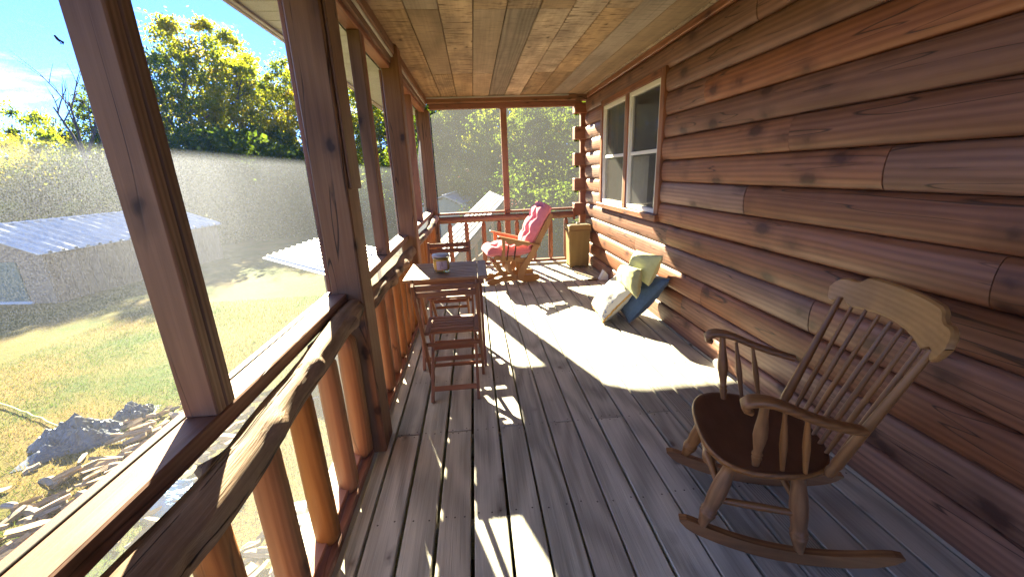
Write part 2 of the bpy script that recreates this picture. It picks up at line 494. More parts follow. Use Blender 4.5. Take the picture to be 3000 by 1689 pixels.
def screen_mat(name, t1, t2, cov=0.34, alb=0.3, fwd=0.5, ru=0.35, rv=0.6):
    """woven mesh: clear holes plus thin wires running along t1 and t2 that scatter light onward"""
    m, N, L = newmat(name)
    out = node(N, 'ShaderNodeOutputMaterial')
    tr = node(N, 'ShaderNodeBsdfTransparent')
    tl = node(N, 'ShaderNodeBsdfTranslucent'); tl.inputs['Color'].default_value = (alb, alb, alb * .96, 1)
    df = node(N, 'ShaderNodeBsdfDiffuse'); df.inputs['Color'].default_value = (alb * .5, alb * .5, alb * .5, 1)
    h = []
    for t in (t1, t2):
        hb = node(N, 'ShaderNodeBsdfHair', component='Transmission')
        hb.inputs['Color'].default_value = (fwd * .92, fwd * 1.02, fwd * 1.3, 1)
        hb.inputs['RoughnessU'].default_value = ru; hb.inputs['RoughnessV'].default_value = rv
        c = node(N, 'ShaderNodeCombineXYZ')
        for i in range(3): c.inputs[i].default_value = t[i]
        L.new(c.outputs[0], hb.inputs['Tangent'])
        h.append(hb)
    def mixs(f, a, b):
        mx = node(N, 'ShaderNodeMixShader'); mx.inputs[0].default_value = f
        L.new(a.outputs[0], mx.inputs[1]); L.new(b.outputs[0], mx.inputs[2]); return mx
    wires = mixs(.5, mixs(.25, h[0], h[1]), mixs(.5, tl, df))
    tc = node(N, 'ShaderNodeTexCoord')
    nz = node(N, 'ShaderNodeTexNoise', i_Scale=420.0, i_Detail=1.0); L.new(tc.outputs['Object'], nz.inputs['Vector'])
    n3 = node(N, 'ShaderNodeTexNoise', i_Scale=2.5, i_Detail=3.0); L.new(tc.outputs['Object'], n3.inputs['Vector'])
    f = mathn(N, L, 'MULTIPLY_ADD', nz.outputs['Fac'], 0.5, cov - 0.25)
    f = mathn(N, L, 'MULTIPLY_ADD', n3.outputs['Fac'], 0.12, mathn(N, L, 'SUBTRACT', f, 0.06), clamp=True)
    fin = node(N, 'ShaderNodeMixShader')
    L.new(f, fin.inputs[0]); L.new(tr.outputs[0], fin.inputs[1]); L.new(wires.outputs[0], fin.inputs[2])
    L.new(fin.outputs[0], out.inputs[0])
    return m
M['screen_side'] = screen_mat('side_insect_mesh', (0, 1, 0), (0, 0, 1), 0.20, 0.02, 0.33, 0.10, 0.4)
M['screen_end'] = screen_mat('end_insect_mesh', (1, 0, 0), (0, 0, 1), 0.36, 0.075, 0.06)
M['screen_low'] = screen_mat('lower_side_insect_mesh', (0, 1, 0), (0, 0, 1), 0.40, 0.52, 0.16, 0.3, 0.5)
M['screen_win'] = screen_mat('window_insect_mesh', (0, 1, 0), (0, 0, 1), 0.42, 0.75, 0.05)

def glass_mat(name, tint=(1, 1, 1), rough=0.02, ior=1.45):
    m, N, L = newmat(name)
    out = node(N, 'ShaderNodeOutputMaterial')
    tr = node(N, 'ShaderNodeBsdfTransparent'); tr.inputs[0].default_value = (*tint, 1)
    gl = node(N, 'ShaderNodeBsdfGlossy'); gl.inputs['Roughness'].default_value = rough
    lw = node(N, 'ShaderNodeLayerWeight'); lw.inputs[0].default_value = 0.5
    fr = mathn(N, L, 'MULTIPLY_ADD', mathn(N, L, 'POWER', lw.outputs['Facing'], 4.0), .8, .045, clamp=True)
    mx = node(N, 'ShaderNodeMixShader')
    L.new(fr, mx.inputs[0]); L.new(tr.outputs[0], mx.inputs[1]); L.new(gl.outputs[0], mx.inputs[2])
    L.new(mx.outputs[0], out.inputs[0])
    return m
M['glass'] = glass_mat('window_glass', (0.85, 0.88, 0.86))
M['jar'] = glass_mat('jar_glass', (0.93, 0.93, 0.88), 0.03, 1.5)

def leaf_mat(name, cols, trans=0.6):
    m, N, L = newmat(name)
    out = node(N, 'ShaderNodeOutputMaterial')
    at = node(N, 'ShaderNodeAttribute', attribute_name='wc')   # x: leaf random, y: cluster random
    sp = node(N, 'ShaderNodeSeparateXYZ'); L.new(at.outputs['Vector'], sp.inputs[0])
    oi = node(N, 'ShaderNodeObjectInfo')
    t = mathn(N, L, 'MULTIPLY_ADD', sp.outputs[1], 0.5, mathn(N, L, 'MULTIPLY', sp.outputs[0], 0.22))
    t = mathn(N, L, 'MULTIPLY_ADD', oi.outputs['Random'], 0.26, mathn(N, L, 'SUBTRACT', t, 0.06), clamp=True)
    cr = node(N, 'ShaderNodeValToRGB'); e = cr.color_ramp.elements
    e[0].position = 0.0; e[0].color = (*cols[0], 1); e[1].position = 1.0; e[1].color = (*cols[-1], 1)
    for i, c in enumerate(cols[1:-1]):
        k = e.new((i + 1) / (len(cols) - 1)); k.color = (*c, 1)
    L.new(t, cr.inputs[0])
    df = node(N, 'ShaderNodeBsdfDiffuse'); tl = node(N, 'ShaderNodeBsdfTranslucent'); mx = node(N, 'ShaderNodeMixShader')
    L.new(cr.outputs[0], df.inputs[0])
    L.new(mixc(N, L, 1.0, cr.outputs[0], (1.9, 1.75, 0.75), 'MULTIPLY'), tl.inputs[0])
    mx.inputs[0].default_value = trans
    L.new(df.outputs[0], mx.inputs[1]); L.new(tl.outputs[0], mx.inputs[2]); L.new(mx.outputs[0], out.inputs[0])
    return m
M['leaf'] = leaf_mat('autumn_green_leaves', [(0.055, 0.095, 0.016), (0.10, 0.15, 0.02), (0.16, 0.19, 0.024), (0.27, 0.225, 0.024), (0.38, 0.23, 0.02)])
M['leaf_y'] = leaf_mat('yellowing_leaves', [(0.085, 0.135, 0.02), (0.14, 0.185, 0.024), (0.22, 0.23, 0.026), (0.33, 0.265, 0.024), (0.40, 0.25, 0.02)])
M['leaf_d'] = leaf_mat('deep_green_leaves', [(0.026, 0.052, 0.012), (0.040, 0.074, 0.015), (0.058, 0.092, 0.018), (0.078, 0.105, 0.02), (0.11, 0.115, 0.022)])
M['bark'] = plain('grey_bark', (0.10, 0.085, 0.07), 0.9, nscale=6, namp=0.35)

def lawn_mat():
    m, N, L = newmat('patchy_autumn_lawn')
    out = node(N, 'ShaderNodeOutputMaterial'); bs = node(N, 'ShaderNodeBsdfPrincipled')
    L.new(bs.outputs[0], out.inputs[0])
    tc = node(N, 'ShaderNodeTexCoord')
    n1 = node(N, 'ShaderNodeTexNoise', i_Scale=0.35, i_Detail=5.0, i_Roughness=.6); L.new(tc.outputs['Object'], n1.inputs['Vector'])
    n2 = node(N, 'ShaderNodeTexNoise', i_Scale=14.0, i_Detail=6.0, i_Roughness=.7); L.new(tc.outputs['Object'], n2.inputs['Vector'])
    c = mixc(N, L, ramp(N, L, n1.outputs['Fac'], .40, .58), (0.040, 0.072, 0.013), (0.138, 0.104, 0.032))
    c = mixc(N, L, ramp(N, L, n2.outputs['Fac'], .45, .75), c, (0.085, 0.07, 0.03))
    L.new(c, bs.inputs['Base Color']); bs.inputs['Roughness'].default_value = 0.95
    bs.inputs['Specular IOR Level'].default_value = 0.1
    bp = node(N, 'ShaderNodeBump', i_Strength=0.8, i_Distance=0.05); L.new(n2.outputs['Fac'], bp.inputs['Height']); L.new(bp.outputs[0], bs.inputs['Normal'])
    return m
M['lawn'] = lawn_mat()
def grass_mat():
    m, N, L = newmat('grass_blades')
    out = node(N, 'ShaderNodeOutputMaterial')
    at = node(N, 'ShaderNodeAttribute', attribute_name='wc'); sp = node(N, 'ShaderNodeSeparateXYZ'); L.new(at.outputs['Vector'], sp.inputs[0])
    tc = node(N, 'ShaderNodeTexCoord')
    n1 = node(N, 'ShaderNodeTexNoise', i_Scale=0.35, i_Detail=5.0, i_Roughness=.6); L.new(tc.outputs['Object'], n1.inputs['Vector'])
    c = mixc(N, L, ramp(N, L, mathn(N, L, 'MULTIPLY_ADD', sp.outputs[0], 0.12, n1.outputs['Fac']), .46, .64), (0.052, 0.096, 0.015), (0.168, 0.128, 0.036))
    df = node(N, 'ShaderNodeBsdfDiffuse'); tl = node(N, 'ShaderNodeBsdfTranslucent'); mx = node(N, 'ShaderNodeMixShader')
    L.new(c, df.inputs[0]); L.new(c, tl.inputs[0]); L.new(df.outputs[0], mx.inputs[1]); L.new(tl.outputs[0], mx.inputs[2]); L.new(mx.outputs[0], out.inputs[0])
    return m
M['grass'] = grass_mat()
M['scrap'] = wood('split_firewood', (0.22, 0.165, 0.11), (0.38, 0.31, 0.225), (0.15, 0.09, 0.05), ring=12, ringc=0.5, fine=0.5, knots=0.08, rough=0.8, bump=0.5, vary=0.5, blotch=0.4)
M['tarp'] = plain('blue_grey_tarp', (0.075, 0.09, 0.115), 0.33, nscale=5, namp=0.35, spec=0.6)
M['metalroof'] = plain('galvanised_roof_sheet', (0.46, 0.50, 0.52), 0.42, metal=0.2, nscale=1.5, namp=0.12)
M['whiteroof'] = plain('white_painted_roof_sheet', (0.66, 0.68, 0.68), 0.45, metal=0.0, nscale=2, namp=0.08)
M['paleroof'] = plain('pale_tan_roof_sheet', (0.40, 0.39, 0.34), 0.5, nscale=1.2, namp=0.12)
M['blueroof'] = plain('slate_blue_roof_sheet', (0.16, 0.22, 0.30), 0.45, metal=0.2, nscale=2, namp=0.12)
M['shedbrown'] = wood('brown_shed_siding', (0.21, 0.135, 0.085), (0.32, 0.215, 0.14), (0.05, 0.03, 0.02), ring=8, knots=0.08, rough=0.8, vary=0.2)
M['shedgreen'] = plain('pale_green_siding', (0.22, 0.29, 0.25), 0.6, nscale=3, namp=0.1)
M['greendoor'] = plain('dull_green_door', (0.09, 0.16, 0.13), 0.6, nscale=3, namp=0.15)
M['timber'] = wood('brown_timber_frame', (0.19, 0.105, 0.05), (0.29, 0.17, 0.085), (0.08, 0.04, 0.02), ring=12, knots=0.08, rough=0.7, vary=0.3)
M['rope'] = plain('yellow_rope', (0.65, 0.58, 0.12), 0.8, nscale=30, namp=0.2)
M['bluep'] = plain('blue_plastic_sheet', (0.10, 0.30, 0.50), 0.4, nscale=5, namp=0.3)
M['orange'] = plain('orange_plastic', (0.75, 0.16, 0.04), 0.5, nscale=8, namp=0.15)
M['block'] = plain('grey_concrete_block', (0.45, 0.45, 0.44), 0.9, nscale=10, namp=0.15, bump=0.3)
M['fluff'] = plain('white_seed_fluff', (0.8, 0.78, 0.72), 0.9)
M['fly'] = plain('black_insect_body', (0.02, 0.018, 0.03), 0.4)

# ------------------------------------------------------------------ ground
G = -3.0
mb = MB()
n = 60
P = [[None] * (n + 1) for _ in range(n + 1)]
def gz(x, y):
    d = math.hypot(x, y)
    return G + 0.05 * noise.noise((x * .25, y * .25, 3)) + max(0, d - 45) * 0.06
for i in range(n + 1):
    for j in range(n + 1):
        a = (i / n - .5) * 2; b = (j / n - .5) * 2
        x = math.copysign(abs(a) ** 2.2, a) * 600; y = math.copysign(abs(b) ** 2.2, b) * 600 + 8
        P[i][j] = (x, y, gz(x, y))
mb.grid(P)
tag(ob('lawn', mb, M['lawn']), kind='structure')

# ------------------------------------------------------------------ deck
deck = thing('deck', None, None, (0, 0, 0), kind='structure')
edges = [-0.614, -0.543, -0.395, -0.246, -0.095, 0.064, 0.210, 0.356, 0.511, 0.655, 0.817, 0.967, 1.123, 1.270, 1.419, 1.571, 1.725, 1.80]
rd = random.Random(3)
Y0, Y1 = -1.2, 6.245
nails = MB()
def nail(x, y):
    r = 0.0045
    nails.add([(x + r * math.cos(k * math.pi / 3), y + r * math.sin(k * math.pi / 3), 0.0012) for k in range(6)], [tuple(range(6))])
joist_y = [2.06 + 0.615 * k for k in range(-10, 7)]
for i in range(len(edges) - 1):
    g = 0.0082 if 1 <= i <= 4 else 0.0052
    x0 = edges[i] + (g if i else 0); x1 = edges[i + 1] - g
    if i in (1, 3, 5, 7, 9, 11, 14):
        js = [2.06 + 0.004 * (i % 3), -1.02]
        if i in (5, 9): js.append(4.52)
    elif i in (2, 6, 10, 13):
        js = [-0.40, 4.52]
    else:
        js = [0.22, 5.13] if i % 4 == 0 else [-1.63]
    js = sorted(js)
    ys = [Y0] + js + [Y1]
    for a, b in zip(ys, ys[1:]):
        m1 = MB()
        dz = rd.uniform(-0.0015, 0.0012); dx = rd.uniform(-0.0012, 0.0012)
        ge = 0.0025 if rd.random() < .6 else 0.005
        m1.box(x0 + dx, x1 + dx, a + (ge if a != Y0 else 0), b - (ge if b != Y1 else 0), -0.036, dz, 0.0035)
        ob('deck_board', m1, M['deck'], deck)
        for yy in joist_y:
            if a < yy < b or abs(yy - a) < .01 or abs(yy - b) < .01:
                for s2 in ((-.016, .016) if min(abs(yy - a), abs(yy - b)) < 0.02 else (0.0,)):
                    if not (a + .005 < yy + s2 < b - .005): continue
                    w = x1 - x0
                    for t in ((.18, .5, .82) if rd.random() < .6 else (.2, .8)):
                        if w > .1: nail(x0 + w * t + rd.uniform(-.008, .008), yy + s2 + rd.uniform(-.01, .01))
tag(ob('nail_heads', nails, M['greymetal'], deck), kind='stuff')
for yy in joist_y:
    m1 = MB(); m1.box(-0.72, 1.85, yy - .019, yy + .019, -0.235, -0.040, .003)
    ob('joist', m1, M['deck'], deck)
m1 = MB(); m1.box(-0.845, -0.752, Y0, 6.5, -0.036, 0.0, .004); ob('rim_board', m1, M['deck'], deck)
for gx_ in ((-.53, -.385), (-.345, -.20)):  # unseen beams added to hide sunlit ground behind the gaps
    ob('gap_shade_beam', MB().box(gx_[0], gx_[1], Y0, 6.3, -.48, -.2365, .004), M['deck'], deck)
ob('edge_shade_beam', MB().box(-.66, -.575, Y0, 6.3, -.235, -.0375, .004), M['deck'], deck)  # added under the edge gap to cover the bright strip of ground
fw = MB().box(-.165, .50, Y0, 6.3, G - .2, -.241, 0).box(.50, 1.98, 6.1, 6.3, G - .2, -.241, 0)  # unseen block added below so the board gaps stay dark
tag(ob('gap_shade_block', fw, plain('grey_gap_shade', (.16, .14, .12), .9, nscale=4)), 'added grey block under the deck boards that keeps the gaps dark', 'wall')

# ------------------------------------------------------------------ log wall with window
wall = thing('log_wall', 'long wall of rounded red brown logs with a double window', 'wall', (1.78, 3.0, 0))
PITCH = 0.1905
XG, BULGE = 1.790, 0.050
prof = []
for k in range(13):
    t = (1 - math.cos(math.pi * k / 12)) / 2
    a = math.asin(max(-1, min(1, 2 * t - 1)))
    bx = BULGE * (abs(math.cos(a)) ** 0.58)
    prof.append((XG - bx, (math.sin(a) * 0.5 + 0.5) * PITCH))
prof[0] = (XG, 0.001); prof[-1] = (XG, PITCH - 0.001)
def logpiece(y0, y1, z0, seed=0):
    m1 = MB()
    lr = random.Random(seed * 13 + int(y0 * 10)); bk = lr.uniform(.82, 1.12); sx = lr.uniform(-.004, .004)
    seg = max(2, int((y1 - y0) / 0.22))
    P, W = [], []
    for i in range(seg + 1):
        y = y0 + (y1 - y0) * i / seg
        row, wr = [], []
        for k, (x, z) in enumerate(prof):
            wob = 0.0035 * noise.noise((y * 1.3, z0 * 3.1 + k * .12, seed)) if 0 < k < 12 else 0
            xx = XG + (x - XG) * bk + (sx if 0 < k < 12 else 0)
            row.append((xx + wob, y, z0 + z)); wr.append((x - XG + .1, y, z - PITCH / 2))
        P.append(row); W.append(wr)
    m1.grid(P, True, W)
    back = XG + 0.06
    for i in (0, seg):
        pts = P[i] + [(back, P[i][0][1], z0 + PITCH), (back, P[i][0][1], z0)]
        m1.add(pts, [tuple(range(len(pts)))], [(p[0] - XG + .1, p[1], p[2] - z0 - PITCH / 2) for p in pts])
    return ob('log', m1, M['log'], wall)
WY0, WY1, WZ0, WZ1 = 3.735, 5.585, 0.935, 2.285
courses = [0.163 + PITCH * k for k in range(-1, 13)]
J = {0: [1.52], 1: [3.2], 2: [2.90], 3: [4.285, 1.869], 4: [3.535, -0.3], 5: [1.158], 6: [2.516], 7: [1.627], 8: [2.19], 9: [0.4], 10: [3.1, -1.0], 11: [1.0], 12: [2.6]}
WEND = 6.36
for k, z0 in enumerate(courses):
    idx = k - 0
    js = J.get(k, [2.0])
    js = [q for q in js]
    ys = [Y0] + sorted(js) + [WEND]
    zc = z0 + PITCH / 2
    for a, b in zip(ys, ys[1:]):
        spans = [(a + 0.002, b - 0.002)]
        if WZ0 - .02 < zc < WZ1 + .02:
            ns = []
            for p, q in spans:
                if p < WY0 < q: ns.append((p, WY0 - .004))
                if p < WY1 < q: ns.append((WY1 + .004, q))
                if q <= WY0 or p >= WY1: ns.append((p, q))
            spans = ns
        for p, q in spans:
            if q - p > .02: logpiece(p, q, z0, k * 7 + int(p))
# backing behind the logs, left open at the window
for (a, b, c, d) in ((Y0, WY0, -.3, 2.75), (WY1, 6.5, -.3, 2.75), (WY0, WY1, -.3, WZ0), (WY0, WY1, WZ1, 2.75)):
    m1 = MB(); m1.box(1.86, 1.98, a, b, c, d, 0); ob('wall_core', m1, M['post'], wall)
# trim board under the ceiling
m1 = MB(); m1.box(1.735, 1.79, Y0, 6.30, 2.452, 2.512, .006); ob('frieze_board', m1, M['log'], wall)
# crossing log ends at the corner
for (a, b) in ((2.262, 2.40), (1.886, 2.072), (1.503, 1.692), (1.122, 1.313), (0.742, 0.934)):
    m1 = MB(); m1.box(1.588, 1.80, 6.395, 6.545, a, b, .007)
    m1.box(1.590, 1.600, 6.385, 6.396, a + .01, a + .022, .002)
    ob('log_end', m1, M['redrail'], wall)
m1 = MB(); m1.box(1.700, 1.80, 6.47, 6.56, -.2, 2.40, .006); ob('corner_board', m1, M['redrail'], wall)
# room behind the window
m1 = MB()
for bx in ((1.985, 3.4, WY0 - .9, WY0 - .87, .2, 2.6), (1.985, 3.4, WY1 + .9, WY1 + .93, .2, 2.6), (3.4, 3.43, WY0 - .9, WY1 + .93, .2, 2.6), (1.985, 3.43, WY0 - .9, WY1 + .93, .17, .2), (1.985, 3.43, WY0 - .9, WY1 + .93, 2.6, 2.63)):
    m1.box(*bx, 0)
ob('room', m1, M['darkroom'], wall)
win = ob('window', MB().box(1.729, 1.86, WY0, WY0 + .082, WZ0, WZ1, .004).box(1.729, 1.86, WY1 - .08, WY1, WZ0, WZ1, .004)
         .box(1.731, 1.86, WY0 + .083, WY1 - .081, 2.218, WZ1, .004).box(1.731, 1.80, 4.605, 4.692, 1.002, 2.217, .004)
         .box(1.700, 1.86, WY0 - .012, WY1 + .012, WZ0 + .002, 1.000, .005), M['log'], wall)
for (a, b) in ((WY0 + .084, 4.604), (4.693, WY1 - .082)):
    fr = MB()
    zt, zb = 2.216, 1.003
    fr.box(1.745, 1.80, a, a + .042, zb, zt, .004).box(1.745, 1.80, b - .042, b, zb, zt, .004)
    fr.box(1.746, 1.80, a + .0425, b - .0425, zt - .045, zt, .004).box(1.746, 1.80, a + .0425, b - .0425, zb, zb + .045, .004)
    ob('window_frame', fr, M['whitewood'], win)
    zm = 1.590
    sa = MB().box(1.760, 1.795, a + .044, b - .044, zm - .018, zm + .018, .003)
    sa.box(1.762, 1.79, a + .043, a + .060, zb + .046, zt - .046, .002).box(1.762, 1.79, b - .060, b - .043, zb + .046, zt - .046, .002)
    ob('sash', sa, M['whitewood'], win)
    for (c, d) in ((zb + .046, zm - .019), (zm + .019, zt - .046)):
        ob('pane', MB().add([(1.785, a + .05, c), (1.785, b - .05, c), (1.785, b - .05, d), (1.785, a + .05, d)], [(0, 1, 2, 3)]), M['glass'], win)
    ob('window_screen', MB().add([(1.771, a + .05, zb + .04), (1.771, b - .05, zb + .04), (1.771, b - .05, zt - .04), (1.771, a + .05, zt - .04)], [(0, 1, 2, 3)]), M['screen_win'], win)
    cu = []
    for i in range(25):
        yy = a + .03 + (b - a - .06) * i / 24
        cu.append([(2.05 + .012 * math.sin(i * 1.9), yy, 1.0), (2.05 + .015 * math.sin(i * 1.9 + .3), yy, zm - .02)])
    ob('curtain', MB().grid(cu), M['curtain'], win)

# ------------------------------------------------------------------ unseen rear end, invented; set close to let in sky fill
rear = thing('added_rear_screen', 'added unseen screened end behind the viewer, set close for sky fill', 'screen wall', (0.5, Y0, 0))
for bx_ in ((-.76, -.62, Y0 - .14, Y0, 0, 2.508), (1.62, 1.78, Y0 - .14, Y0, 0, 2.508), (-.62, 1.62, Y0 - .10, Y0 - .02, 2.30, 2.508), (-.62, 1.62, Y0 - .10, Y0 - .02, .80, .90), (-.62, 1.62, Y0 - .10, Y0 - .02, 0.0, .10), (.45, .54, Y0 - .10, Y0 - .03, .901, 2.299)):
    ob('rail_member', MB().box(*bx_, .006), M['post'], rear)
ob('screen', MB().add([(-.62, Y0 - .11, .02), (1.62, Y0 - .11, .02), (1.62, Y0 - .11, 2.4), (-.62, Y0 - .11, 2.4)], [(0, 1, 2, 3)]), M['screen_end'], rear)

# ------------------------------------------------------------------ ceiling
ceil = thing('ceiling', None, None, (0, 0, 2.51), kind='structure')
ce = [-0.70, -0.375, -0.155, 0.073, 0.300, 0.529, 0.756, 0.985, 1.211, 1.446, 1.70, 1.80]
rc = random.Random(5)
for i in range(len(ce) - 1):
    js = [3.13 - 3.66, 3.13, 4.96] if i in (1, 3, 7) else ([1.30, 4.96] if i in (2, 5, 6) else [3.13, -0.53] if i in (0, 4) else [1.3, 4.96 - 7.3])
    if i == 5: js = [3.13, 1.30]
    if i == 4: js = [3.13]
    ys = [Y0] + sorted(js) + [6.40]
    for a, b in zip(ys, ys[1:]):
        dz = rc.uniform(0, .003)
        m1 = MB(); m1.box(ce[i] + .003, ce[i + 1] - .003, a + .002, b - .002, 2.510 + dz, 2.535, .004)
        ob('ceiling_board', m1, M['ceil'], ceil)
m1 = MB(); m1.box(-.8, 1.9, Y0 - .1, 6.5, 2.540, 2.56, 0); ob('ceiling_backing', m1, M['post'], ceil)

# ------------------------------------------------------------------ roof
roof = thing('porch_roof', 'low gable roof with grey vinyl soffit along the left eave', 'roof', (-1.0, 2.0, 2.33))
RY0, RY1 = Y0 - .15, 6.98
k = 0
y = 2.442 - .142 * 34
while y < RY1 - .01:
    y2 = min(y + .142, RY1)
    if y2 > RY0:
        m1 = MB(); m1.box(-1.197, -0.735, y + .003, y2 - .003, 2.373, 2.385, .003); ob('soffit_panel', m1, M['soffit'], roof)
        m1 = None
    y = y2
m1 = MB(); m1.box(-1.198, -0.73, RY0, RY1, 2.386, 2.40, 0); ob('soffit_backing', m1, M['fascia'], roof)
m1 = MB(); m1.box(-1.225, -1.198, RY0, RY1, 2.350, 2.47, .005); m1.box(-1.199, -1.175, RY0, RY1, 2.356, 2.3725, .003); ob('fascia', m1, M['fascia'], roof)
sl = 0.39
m1 = MB()
pr = [(-1.26, 2.475), (3.2, 2.475 + 4.46 * sl), (3.2, 2.60 + 4.46 * sl), (-1.26, 2.55)]
m1.slab(pr, (0, (RY0 + RY1) / 2, 0), (1, 0, 0), (0, 0, 1), (0, 1, 0), RY1 - RY0)
ob('roof_slope', m1, M['shingle'], roof)
m1 = MB(); pr = [(-1.198, 2.40), (3.2, 2.37 + 4.398 * sl), (3.2, 2.474 + 4.46 * sl), (-1.198, 2.474 + .06 * sl)]
m1.slab(pr, (0, RY1 - .0125, 0), (1, 0, 0), (0, 0, 1), (0, 1, 0), .025); ob('rake_board', m1, M['fascia'], roof)
m1 = MB(); m1.slab([(-.75, 2.57), (3.2, 2.57), (3.2, 2.47 + 4.4 * sl), (-.75, 2.47 + .45 * sl)], (0, 6.47, 0), (1, 0, 0), (0, 0, 1), (0, 1, 0), .06); ob('gable_wall', m1, M['log'], roof)

# ------------------------------------------------------------------ side screen wall
sw = thing('side_screen_wall', 'screened left side of the porch with dark stained posts', 'screen wall', (-.68, 3.0, 0))
SX = -0.722
def part(nm, mat, parent, *boxes, ch=.005):
    m1 = MB()
    for b in boxes: m1.box(*b, ch)
    return ob(nm, m1, M[mat], parent)
for (a, b) in ((-.12, .05), (1.925, 2.105), (3.852, 4.03)):
    part('post', 'post', sw, (-.714, -.565, a, b, 0.003, 2.508), ch=.008)
part('post_facing', 'post', sw, (-.563, -.551, 1.945, 2.112, 1.402, 2.506), ch=.003)
part('post', 'post', sw, (-.772, -.575, 6.372, 6.545, 0.003, 2.36), ch=.008)
for (a, b) in ((0.90, .937), (.939, .975), (2.885, 2.945), (2.949, 3.00), (5.02, 5.10)):
    part('stud', 'post' if a < 2.9 else 'redrail', sw, (-.717, -.640, a, b, .9185, 2.329), ch=.004)
bays = [(-1.2, -.12), (.05, 1.925), (2.105, 3.852), (4.03, 6.372)]
for (a, b) in bays:
    part('sill', 'sill', sw, (-.719, -.641, a + .001, b - .001, .868, .918), ch=.004)
    part('header', 'redrail', sw, (-.719, -.640, a + .001, b - .001, 2.330, 2.368), ch=.004)
    part('brace_strip', 'redrail', sw, (-.719, -.66, a + .001, b - .001, .062, .085), ch=.003)
    part('beam', 'post', sw, (-.76, -.622, a - .05, b + .05, 2.369, 2.508), ch=.006)
    part('beam_trim', 'post', sw, (-.621, -.588, a, b, 2.432, 2.507), ch=.004)
    part('trim_strip', 'deck', sw, (-.6205, -.602, a, b, 2.412, 2.431), ch=.006)
    for (c, d) in ((.905, 2.34), (.03, .90)):
        ob('screen', MB().add([(SX, a - .06, c), (SX, b + .06, c), (SX, b + .06, d), (SX, a - .06, d)], [(0, 1, 2, 3)]), M['screen_side' if c > .5 else 'screen_low'], sw)
    sp = MB()
    for (c, d) in ((.912, .921), (2.318, 2.328)): sp.box(-.7225, -.7185, a, b, c, d, .001)
    ob('spline', sp, M['black'], sw)
# outer trim keeps the mesh edges closed
part('outer_sill', 'redrail', sw, (-.752, -.724, Y0, 6.55, .86, .916), ch=.004)
for (a, b) in ((1.93, 2.10), (3.86, 4.02)):
    part('outer_trim', 'redrail', sw, (-.742, -.7235, a + .03, b - .02, .92, 2.33), ch=.003)

# ------------------------------------------------------------------ end screen wall
ew = thing('end_screen_wall', 'screened far end of the porch under a dark red header', 'screen wall', (.5, 6.45, 0))
part('beam', 'post', ew, (-.60, 1.585, 6.30, 6.37, 2.432, 2.508), ch=.006)
part('beam_trim', 'deck', ew, (-.60, 1.47, 6.285, 6.299, 2.486, 2.508), ch=.004)
part('header', 'redrail', ew, (-.574, 1.70, 6.41, 6.49, 2.362, 2.431), ch=.005)
part('header_upper', 'post', ew, (-.574, 1.80, 6.375, 6.49, 2.4325, 2.60), ch=.005)
part('stud', 'redrail', ew, (.467, .560, 6.42, 6.488, .870, 2.361), ch=.005)
part('lower_stud', 'redrail', ew, (.470, .556, 6.445, 6.488, .06, .835), ch=.005)
part('sill', 'redrail', ew, (-.574, 1.60, 6.40, 6.488, .838, .869), ch=.004)
part('bracket', 'redrail', ew, (1.56, 1.595, 6.362, 6.398, .68, .865), ch=.004)
for (a, b, c, d) in ((-.574, 1.72, .86, 2.37), (-.574, 1.72, .03, .85)):
    sc_ = ob('screen', MB().add([(a, 6.492, c), (b, 6.492, c), (b, 6.492, d), (a, 6.492, d)], [(0, 1, 2, 3)]), M['screen_end'], ew)
    if c > .5: upper_screen = sc_
rf = random.Random(11)
for q in range(34):
    x = rf.uniform(-.5, 1.62); z = rf.uniform(.9, 2.3)
    if q >= 24: x = rf.uniform(.58, .75); z = rf.uniform(.9, 1.02)
    m1 = MB(); s = rf.uniform(.006, .016)
    if q % 4 == 0:
        m1.tube([(x + s * 1.6 * math.cos(t * .8), 6.487, z + s * 1.6 * math.sin(t * .8) + t * .001) for t in range(9)], .0022, 5)
    else:
        pts = [(x + s * math.cos(t) * rf.uniform(.4, 1.1), 6.488, z + s * math.sin(t) * rf.uniform(.3, 1.0)) for t in np.linspace(0, 6.28, 8)[:-1]]
        m1.add(pts, [tuple(range(7))]); m1.add([(p[0], 6.4835, p[2]) for p in pts], [tuple(range(7))])
    ob('seed_fluff', m1, M['fluff'], upper_screen)

# ------------------------------------------------------------------ railings
def baluster(parent, x, y, z0, z1, r, mat, seed):
    rr = random.Random(seed)
    lean = rr.uniform(-.006, .006)
    ph = rr.uniform(0, 6)
    prof_ = [(0, .40), (.015, .55), (.05, .97), (.09, 1.0), (.3, 1.02), (.5, 1.0), (.7, 1.0), (.9, .96), (.94, .92), (.975, .6), (1, .42)]
    path = [(x + lean * t, y + .5 * lean * math.sin(t * 3), z0 + (z1 - z0) * t) for t, q in prof_]
    m1 = MB().tube(path, [r * q for t, q in prof_], 14, True, lambda i, k, t: .035 * math.sin(3 * t + ph) + .03 * noise.noise((i * .6, k * .9, seed)))
    return ob('baluster', m1, M[mat], parent)

